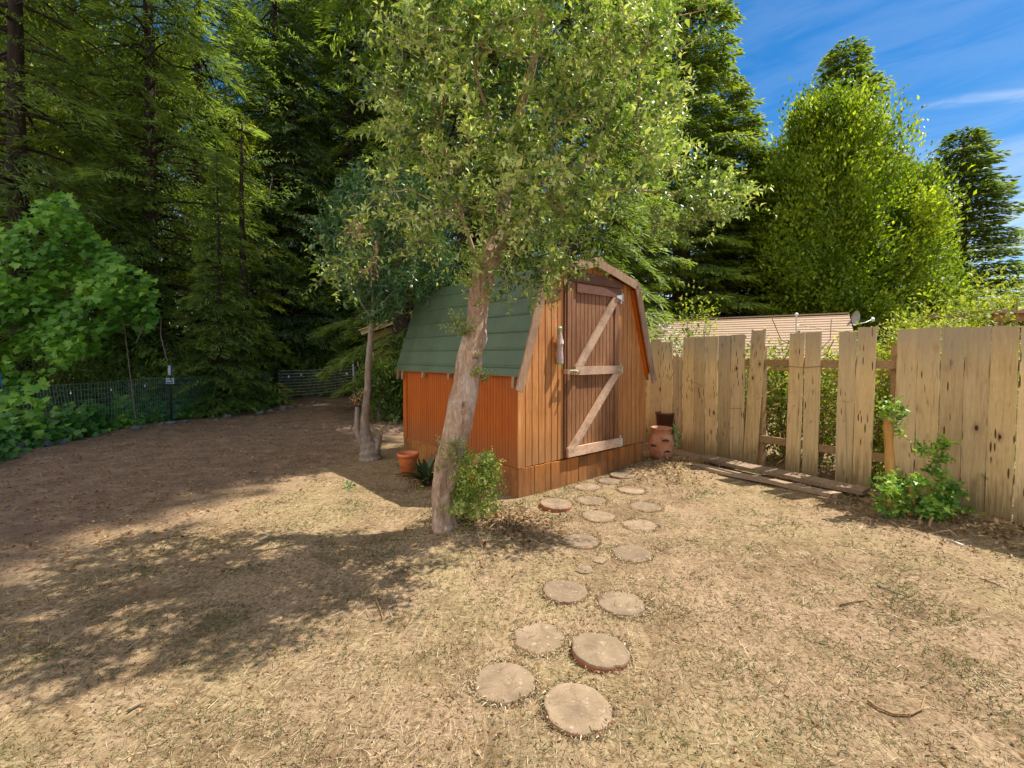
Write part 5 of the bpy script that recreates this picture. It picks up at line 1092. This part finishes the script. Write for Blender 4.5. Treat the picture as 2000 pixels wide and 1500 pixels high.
shrub_np('leafy_plant', G(612, 778), .75, .35, .5, 650, .12, .055, 'sucker_leaf', 'low sunlit green plants below the pale wire panel', 341)
shrub_np('leafy_plant', G(772, 828), .12, .1, .16, 40, .09, .05, 'ivy_leaf', 'single low leafy weed left of the shed back corner', 342)
shrub_np('weed', G(683, 951), .05, .04, .06, 22, .05, .028, 'ivy_leaf', 'tiny green weed in the shed shadow left of the leaning trunk', 343)
shrub_np('fern', (pp[0]+.20, pp[1]+.10, .22), .07, .05, .22, 80, .07, .02, 'ivy_leaf', 'small green tuft beside the strawberry pot', 344)
# shrubs and vines behind the plank fence
def fpt(px, back, z=0): s = fence_s(px); p = FP0+FD*s; nrm = np.array((.866, .5)); return (p[0]+nrm[0]*back, p[1]+nrm[1]*back, z)
GV = 'tangled vines behind the plank fence'
for i, (px, bk, rx, h, n_, mat, lab) in enumerate(((1300, .7, .45, 2.15, 1500, 'hedge_leaf', 'white-flowered bush over the fence top beside the shed'), (1400, .7, .5, 1.5, 1800, 'hedge_leaf', 'greenery showing just above the fence boards left of the leaning board'),
    (1470, .8, .4, 1.45, 2600, 'hedge_leaf', 'leafy vine seen in the gap left of the leaning board'), (1525, 1.0, .42, 1.35, 2300, 'hedge_leaf', 'leafy vine in the widest gap right of the leaning board'), (1620, .8, .36, 1.4, 2600, 'hedge_leaf', 'dense vine in the gap in the middle of the fence'),
    (1725, .7, .34, 1.6, 2600, 'hedge_leaf', 'vine filling the gap behind the tall stub pole'), (1790, 1.5, .6, 2.0, 2200, 'hedge_leaf', 'curling vine tops above the wide boards'))):
    e = shrub_np('hedge_vine', fpt(px, bk), rx, rx*.8, h, n_, .075, .035, mat, lab, 360+i, 'fold', GV, cl=30)
    if i == 0:
        lv = Leaves(); r_ = np.random.default_rng(9); P_ = []
        for x, y in ((1300, 655), (1312, 672), (1322, 690), (1316, 645), (1330, 668), (1298, 640), (1325, 700)):
            for _ in range(14): P_.append(at(x+r_.normal()*7, y+r_.normal()*8, e.location[1]-.30+r_.normal()*.05)-np.array(e.location))
        P_ = np.array(P_); lv.add(P_, rdir(len(P_), r_), rdir(len(P_), r_), .045, .03, r_.uniform(0, 1, len(P_))); tag(lv.build('flowers', 'flower', e), kind='stuff')
for px, bk in ((1505, .35), (1650, .35), (1735, .35)):
    s = fence_s(px); 
# woody tangle (trellis canes) seen through the gaps
tg = tag(empty('vine_trellis', fpt(1600, .45)), 'brown tangle of woody vine canes on rails seen through the fence gaps', 'vine'); mb = MB(); r_ = np.random.default_rng(15); o0 = np.array(fpt(1600, .45)); dd = np.array((FD[0], FD[1], 0)); nn = np.array((.866, .5, 0))
for k in range(230):
    a = dd*r_.uniform(-1.6, 2.2)+nn*r_.uniform(-.15, .5)+np.array((0, 0, r_.uniform(.0, 1.6))); d = unit(r_.normal(size=3)*np.array((1, .5, 1.1))); L = r_.uniform(.25, .7); m = a+d*L*.5+r_.normal(size=3)*.06; b = a+d*L; b[2] = max(b[2], .02); mb.tube([a, m, b], r_.uniform(.003, .007), 4, cap=False)
mb.build('canes', 'rail_wood', tg)
for z in (1.30,): mb = MB(); mb.bar(tuple(dd*-1.8+(0, 0, z)), tuple(dd*2.6+(0, 0, z+.03)), .02, .035); mb.build('rail', 'rail_wood', tg)
lv = Leaves(); n_ = 5200; P_ = dd*r_.uniform(-1.7, 2.4, (n_, 1))+nn*r_.normal(size=(n_, 1))*.12+np.array((0, 0, 1.))*r_.beta(1.5, 1.0, (n_, 1))*1.62
kp = (np.sin(P_[:, 0]*5+P_[:, 2]*4)+np.sin(P_[:, 2]*7-P_[:, 0]*3)) > -.7
P_ = P_[kp]; n_ = len(P_); lv.add(P_, rdir(n_, r_), rdir(n_, r_), .06*r_.uniform(.6, 1.3, n_), .03, np.clip(r_.normal(size=n_)*.25+.45, 0, 1)); lv.build('leaves', 'hedge_leaf', tg)
lv = Leaves(); n_ = 1100; P_ = dd*r_.uniform(-1.7, 2.4, (n_, 1))+nn*r_.normal(size=(n_, 1))*.15+np.array((0, 0, 1.))*r_.uniform(.0, .75, (n_, 1)); lv.add(P_, rdir(n_, r_), rdir(n_, r_), .06, .02, r_.uniform(0, 1, n_)); lv.build('dry_leaves', 'dry_leaf', tg)
# bright shrubs beyond the right part of the fence
GR = 'bright leafy bushes beyond the right end of the fence'
for i, (px, Y_, rx, h, n_, lab) in enumerate(((1850, 11.0, 1.1, 2.25, 3200, 'yellow-green bush above the wide boards below the lone conifer'), (1935, 9.6, .9, 2.35, 3000, 'bright yellow bush in front of the porch roof'), (1990, 12.5, 1.3, 3.1, 3600, 'tallest bright bush above the porch roof at the right edge'), (1790, 12.5, 1.0, 2.5, 2600, 'bush of trailing yellow-green sprays right of the satellite dish'), (1895, 13.5, .9, 2.9, 2400, 'yellow-green bush directly under the lone conifer'))):
    shrub_np('leafy_bush', bs(px, Y_), rx, rx*.8, h, n_, .11, .055, 'hedge_leaf', lab, 400+i, 'fold', GR, cl=30)
# ivy bush with cut stumps by the right part of the fence
B = G(1782, 1012); r_ = np.random.default_rng(55); pts = []
for _ in range(75): x, y = r_.uniform(1728, 1860), r_.uniform(940, 1012); pts.append(at(x, y-(x-1728)*.0, B[1]+r_.uniform(-.12, .22)))
for x, y in ((1745, 812), (1735, 800), (1758, 805), (1765, 820), (1752, 835), (1762, 850), (1728, 815)): pts.append(at(x, y, B[1]+.12))
for x, y in ((1880, 1000), (1870, 1010), (1850, 1015), (1830, 905), (1840, 880), (1845, 870), (1825, 930), (1815, 925), (1800, 880), (1810, 890), (1835, 895)): pts.append(at(x, y, B[1]+.05))
bush('stump_shrub', B, 'leafy shrub sprouting round cut stumps at the foot of the right fence', 'shrub', pts, 'ivy_leaf', .060, .040, (4, 6), (.06, .14), .017, 56, tone=(.3, 1), stem='rail_wood', r0=.014)
for (x0, y0_, x1, y1, w, lab) in ((1736, 1000, 1737, 806, 16, 'tall yellow-brown cut stump pole standing in the ivy shrub'), (1776, 1010, 1783, 948, 9, 'short cut stump in the middle of the ivy shrub')):
    a, b = G(x0, y0_), at(x1, y1, G(x0, y0_)[1]); e = tag(empty('stump_pole', a), lab, 'stump'); mb = MB(); n_ = 14
    mb.tube([(b-a)*q*1.0+np.array((.012*math.sin(q*5), 0, -.05*(q == 0))) for q in np.linspace(0, 1, n_)], [w/F_PX*a[1]/2*(1.1-.15*q+.06*math.sin(q*17)) for q in np.linspace(0, 1, n_)], 16); mb.build('stem', 'pole_wood', e, True)
for x, y, L, a_, lab in ((1745, 1008, .16, 2.2, 'leftmost dry brown stub at the foot of the ivy shrub'), (1795, 1028, .13, 1.2, 'dry brown stub at the front of the ivy shrub'), (1815, 1030, .12, .8, 'rightmost dry stub at the foot of the ivy shrub')):
    p = G(x, y); mb = MB(); mb.tube([(0, 0, -.02), (math.cos(a_)*L*.1, 0, L*.4), (math.cos(a_)*L*.3, -.01, L*.7)], [.012, .010, .007], 8); tag(mb.build('dry_stub', 'rail_wood', loc=p), lab, 'stub')
shrub_np('leafy_weed', G(1938, 1000)+np.array((0, .05, 0)), .16, .08, .45, 26, .13, .10, 'vine_leaf', 'broad-leaved weed against the boards at the right edge', 430, 'lobe')

# ------------------------------------------------------------------ litter, straw and grass on the ground
r_ = np.random.default_rng(90)
def scatter(n_, ymin, ymax, pw=2.0):
    u = r_.uniform(0, 1, n_); Y_ = (ymin**(1-pw)+(ymax**(1-pw)-ymin**(1-pw))*u)**(1/(1-pw)); X_ = Y_*r_.uniform(-1.25, 1.25, n_); return X_, Y_
def off_things(X_, Y_, stones_too=True):
    k = np.ones(len(X_), bool); c, s = math.cos(UA), math.sin(UA); lx = (X_-SC[0])*c+(Y_-SC[1])*s; ly = -(X_-SC[0])*s+(Y_-SC[1])*c
    k &= ~((lx > -.03) & (lx < SW+.03) & (ly > -.03) & (ly < SD+.05)); k &= ((X_-FP0[0])*.866+(Y_-FP0[1])*.5) < 1.5
    if stones_too:
        for x, y, q in STONES: k &= np.hypot(X_-x, Y_-y) > q*.93
    return k
X_, Y_ = scatter(76000, 1.15, 9.5, 1.55); k = off_things(X_, Y_) | (r_.random(len(X_)) < .05)
pat = .5+.5*np.sin(X_*2.1+1.4*np.sin(Y_*1.7))*np.sin(Y_*2.6+X_*.9); lf = -X_+.30*Y_
pat = pat*(.5+.5*np.sin(X_*5.3+2*np.sin(Y_*4.1))*np.sin(Y_*6.1-X_*2.2))**.5; dens = np.nan_to_num(.10+.9*pat**1.3)*np.where(lf > 4.2, .10, 1.0); k &= r_.random(len(X_)) < dens
X_, Y_ = X_[k], Y_[k]; n_ = len(X_); Zg = gh(X_, Y_); a = r_.normal(.5, 1.3, n_); nearf = np.clip(Y_/2.5, .75, 1.6)
D = np.stack([np.cos(a), np.sin(a), r_.normal(.03, .14, n_)], -1); lv = Leaves()
lv.add(np.stack([X_, Y_, Zg+.004+r_.uniform(0, .006, n_)], -1), D, unit(np.array((0, 0, 1.))+r_.normal(size=(n_, 3))*.35), r_.gamma(3, .0095, n_)+.010, .0021*nearf*r_.uniform(.6, 1.5, n_), np.clip(r_.beta(1.4, 1.8, n_), 0, 1), 'blade', r_.uniform(-.15, .2))
tag(lv.build('dry_straw', 'straw', None), 'pale dry grass clippings strewn over the dusty yard', 'straw', kind='stuff')
# standing tufts, green and dead
def tufts(nc, mat, name, label, hgt, per, seed, spots=(), dead=False, flatness=.5):
    r_ = np.random.default_rng(seed); u = r_.uniform(0, 1, nc); Yc = 1.2+u**1.3*5.5; Xc = Yc*r_.uniform(-1.2, 1.2, nc); kk = off_things(Xc, Yc) & ((-Xc+.3*Yc) < 4.0); C = list(zip(Xc[kk], Yc[kk], r_.uniform(.4, 1, kk.sum())))
    C += [(*gp(x, y)[:2], s_) for x, y, s_ in spots]; P_, D_, LL, TT = [], [], [], []
    for x, y, s_ in C:
        m = int(per*s_); sp = (.035+.05*s_)*(1.35 if s_ >= .9 else 1); m = int(m*(1.9 if s_ >= .9 else 1)); p = np.stack([x+r_.normal(size=m)*sp, y+r_.normal(size=m)*sp*.8], -1); P_.append(np.column_stack([p, gh(p[:, 0], p[:, 1])])); d = r_.normal(size=(m, 3))*np.array((1, 1, .2)); d[:, 2] = np.abs(r_.normal(size=m))*flatness+.15; D_.append(unit(d)); LL.append(r_.uniform(.4, 1.2, m)*hgt*(.5+.5*s_)); TT.append(np.clip(r_.uniform(.1, .7)+r_.normal(size=m)*.25, 0, 1))
    P_, D_, LL, TT = map(np.concatenate, (P_, D_, LL, TT)); lv = Leaves(); lv.add(P_, D_, rdir(len(P_), r_), LL, .0028*np.clip(P_[:, 1]/2, .8, 1.6), TT, 'blade', .35); tag(lv.build(name, mat, None), label, 'grass', kind='stuff')
green_spots = [(445, 1200, 1), (470, 1205, .8), (430, 1215, .7), (580, 1250, .6), (600, 1235, .5), (260, 1240, .5), (930, 1095, .9), (950, 1085, .7), (1055, 925, .5), (1110, 955, .9), (1125, 960, .8), (1200, 905, .4), (1240, 1130, .8), (1190, 1210, .7), (1155, 1190, .7), (1265, 1205, .6), (1060, 1180, .6), (1040, 1390, .7), (1250, 1340, .5), (930, 1380, .8), (900, 1240, .5), (1640, 1120, .9), (1740, 1150, .9), (1760, 1170, .8), (1840, 1190, .7), (1910, 1210, .8), (1560, 1230, .7), (1620, 1260, .7), (1460, 1310, .9), (1480, 1340, .9), (1670, 1350, .8), (1830, 1290, .9), (1900, 1300, 1), (1920, 1370, 1), (1960, 1330, .9), (1980, 1395, .9), (1840, 1480, 1), (1440, 1400, .8), (1545, 1400, .6), (1330, 1430, .9), (1330, 1460, .8), (1320, 1250, .6), (560, 1270, .5), (380, 1290, .6), (520, 1290, .5), (670, 1290, .4), (330, 1310, .5), (1660, 1200, .6), (1700, 1180, .5), (900, 1180, .5), (760, 1110, .5), (640, 1050, .5), (850, 1130, .6)]
tufts(620, 'grass_blade', 'green_grass', 'small grey-green grass tufts dotted over the yard', .045, 44, 91, green_spots)
tufts(460, 'dead_grass', 'dead_grass', 'small brown dead tufts dotted over the yard', .03, 36, 92, [(484, 1385, .9), (395, 1395, .6), (1360, 1050, .5), (1365, 1052, .5), (1450, 1125, .6), (1740, 1310, .9), (1680, 1245, .6), (1950, 1380, 1), (1838, 1075, .4), (1600, 1480, .8), (1250, 1500, .8), (960, 1010, .8), (985, 990, .7), (1000, 1020, .8), (1020, 1060, .9), (950, 1060, .8), (1080, 1065, .5), (1100, 1070, .6)], flatness=.25)
tufts(0, 'grass_blade', 'corner_grass', 'pale green grass growing against the shed corner by the stones', .10, 46, 93, [(1030, 962, .7), (1045, 958, .8), (1065, 950, .7), (1085, 945, .5), (1120, 935, .6), (1140, 930, .5), (1170, 925, .4), (1110, 945, .7), (1020, 978, .6), (1245, 908, .5), (1265, 905, .6), (1275, 900, .6)], flatness=1.1)
# fallen leaves and bark chips
def litter(name, mat, label, n_, L, W, seed, region, cat='litter', up=.3):
    r_ = np.random.default_rng(seed); P_ = region(r_, n_); P_ = P_[off_things(P_[:, 0], P_[:, 1])]; n_ = len(P_); z = gh(P_[:, 0], P_[:, 1])+.006+np.abs(r_.normal(size=n_))*.006; d = r_.normal(size=(n_, 3)); d[:, 2] *= up; lv = Leaves()
    lv.add(np.column_stack([P_, z]), d, unit(np.array((0, 0, 1.))+r_.normal(size=(n_, 3))*.45), L*r_.uniform(.5, 1.4, n_), W*r_.uniform(.5, 1.3, n_), r_.uniform(0, 1, n_), 'fold', .2, .3); tag(lv.build(name, mat, None), label, cat, kind='stuff')
def reg_near(r_, n_): Y_ = 1.2+r_.uniform(0, 1, n_)**1.2*6; return np.column_stack([Y_*r_.uniform(-1.2, 1.2, n_), Y_])
def reg_left(r_, n_): Y_ = r_.uniform(3.2, 13, n_); return np.column_stack([-2.2-r_.uniform(0, 1, n_)*(Y_*.55+1.5), Y_])
def reg_mounds(r_, n_):
    C = [(2.1, 6.0, .38), (2.5, 6.4, .3), (1.9, 5.75, .25), (-.2, 3.95, .28), (0.0, 4.2, .22), (.05, 4.05, .25), (3.9, 4.3, .4), (3.6, 4.6, .35), (4.3, 3.9, .3), (4.4, 3.6, .35)]
    i = r_.integers(0, len(C), n_); return np.array([(C[k][0]+r_.normal()*C[k][2], C[k][1]+r_.normal()*C[k][2]) for k in i])
litter('fallen_leaves', 'dry_leaf', 'scattered small dry brown leaves and bark bits on the yard', 3000, .024, .012, 94, reg_near)
litter('ground_crumbs', 'soil', 'dark crumbs of soil and seed husks over the yard', 9000, .011, .008, 194, reg_near, up=.5)
litter('soil_litter', 'dry_leaf', 'bark chips and dry leaves on the shaded soil at the left', 5200, .045, .018, 95, reg_left)
litter('leaf_piles', 'dry_leaf', 'heaped dry leaves by the pot, the tree foot and the right shrub', 2600, .05, .024, 96, reg_mounds, up=.7)
litter('dry_stalks', 'straw', 'pale dry stalks lying by the pot, the tree foot and the right shrub', 1600, .10, .006, 97, reg_mounds, up=.5)
def reg_rims(r_, n_):
    i = r_.integers(0, len(STONES), n_); a = r_.uniform(0, 6.283, n_); q = r_.uniform(.955, 1.16, n_); S = np.array(STONES)[i]; w = .6+.4*np.sin(a*2+i); return np.column_stack([S[:, 0]+np.cos(a)*S[:, 2]*q, S[:, 1]+np.sin(a)*S[:, 2]*q])
litter('rim_litter', 'straw', 'straw bits and crumbs gathered round the stepping stones', 5200, .030, .0045, 98, reg_rims, up=.25)
litter('rim_leaves', 'dry_leaf', 'brown crumbs of leaf gathered round the stepping stones', 1500, .016, .010, 99, reg_rims, up=.3)
lv = Leaves(); r_ = np.random.default_rng(100); n_ = 1500; P_ = reg_rims(r_, n_); d = r_.normal(size=(n_, 3)); d[:, 2] = np.abs(d[:, 2])*.9; kk = np.sin(P_[:, 0]*9)*np.sin(P_[:, 1]*7) > -.1; lv.add(np.column_stack([P_, gh(P_[:, 0], P_[:, 1])])[kk], d[kk], rdir(n_, r_)[kk], (.028*r_.uniform(.5, 1.3, n_))[kk], .0030, r_.uniform(0, 1, n_)[kk], 'blade', .3); tag(lv.build('rim_grass', 'grass_blade', None), 'short grass blades growing round the stepping stones', 'grass', kind='stuff')
def stick(pts, r0, mat, label, name='twig', flat=1.0):
    P_ = [G(x, y) for x, y in pts]; o0 = P_[0].copy(); mb = MB(); mb.tube([p-o0+np.array((0, 0, r0*1.2+.003)) for p in P_], [r0*(1-.5*i/len(P_)) for i in range(len(P_))], 7); tag(mb.build(name, mat, loc=o0, smooth=True), label, 'twig')
stick([(1695, 1362), (1715, 1376), (1745, 1388), (1778, 1390), (1800, 1378), (1808, 1350)], .006, 'rail_wood', 'long curved strip of reddish bark lying at the lower right', 'bark_strip')
stick([(1713, 1142), (1735, 1152), (1752, 1158), (1770, 1165)], .005, 'grey_bark', 'grey twig on the ground in the right half of the yard')
stick([(1112, 1042), (1118, 1052)], .003, 'grey_bark', 'short dark twig lying on a stepping stone')
stick([(1850, 1057), (1868, 1062), (1886, 1068)], .007, 'galvanised', 'pale grey stick in front of the ivy shrub')
stick([(1912, 1133), (1940, 1143), (1962, 1152)], .004, 'grey_bark', 'thin brown twig near the right edge')
stick([(1640, 1180), (1665, 1175), (1695, 1170)], .004, 'straw', 'straw-coloured stalk in the right half of the yard')
stick([(732, 1160), (738, 1178), (745, 1195), (748, 1208)], .005, 'rail_wood', 'upright reddish twig at the lower edge of the tree shadow')
stick([(250, 1390), (262, 1382), (276, 1375)], .005, 'grey_bark', 'grey twig at the lower left of the yard')
p = G(648, 1357)
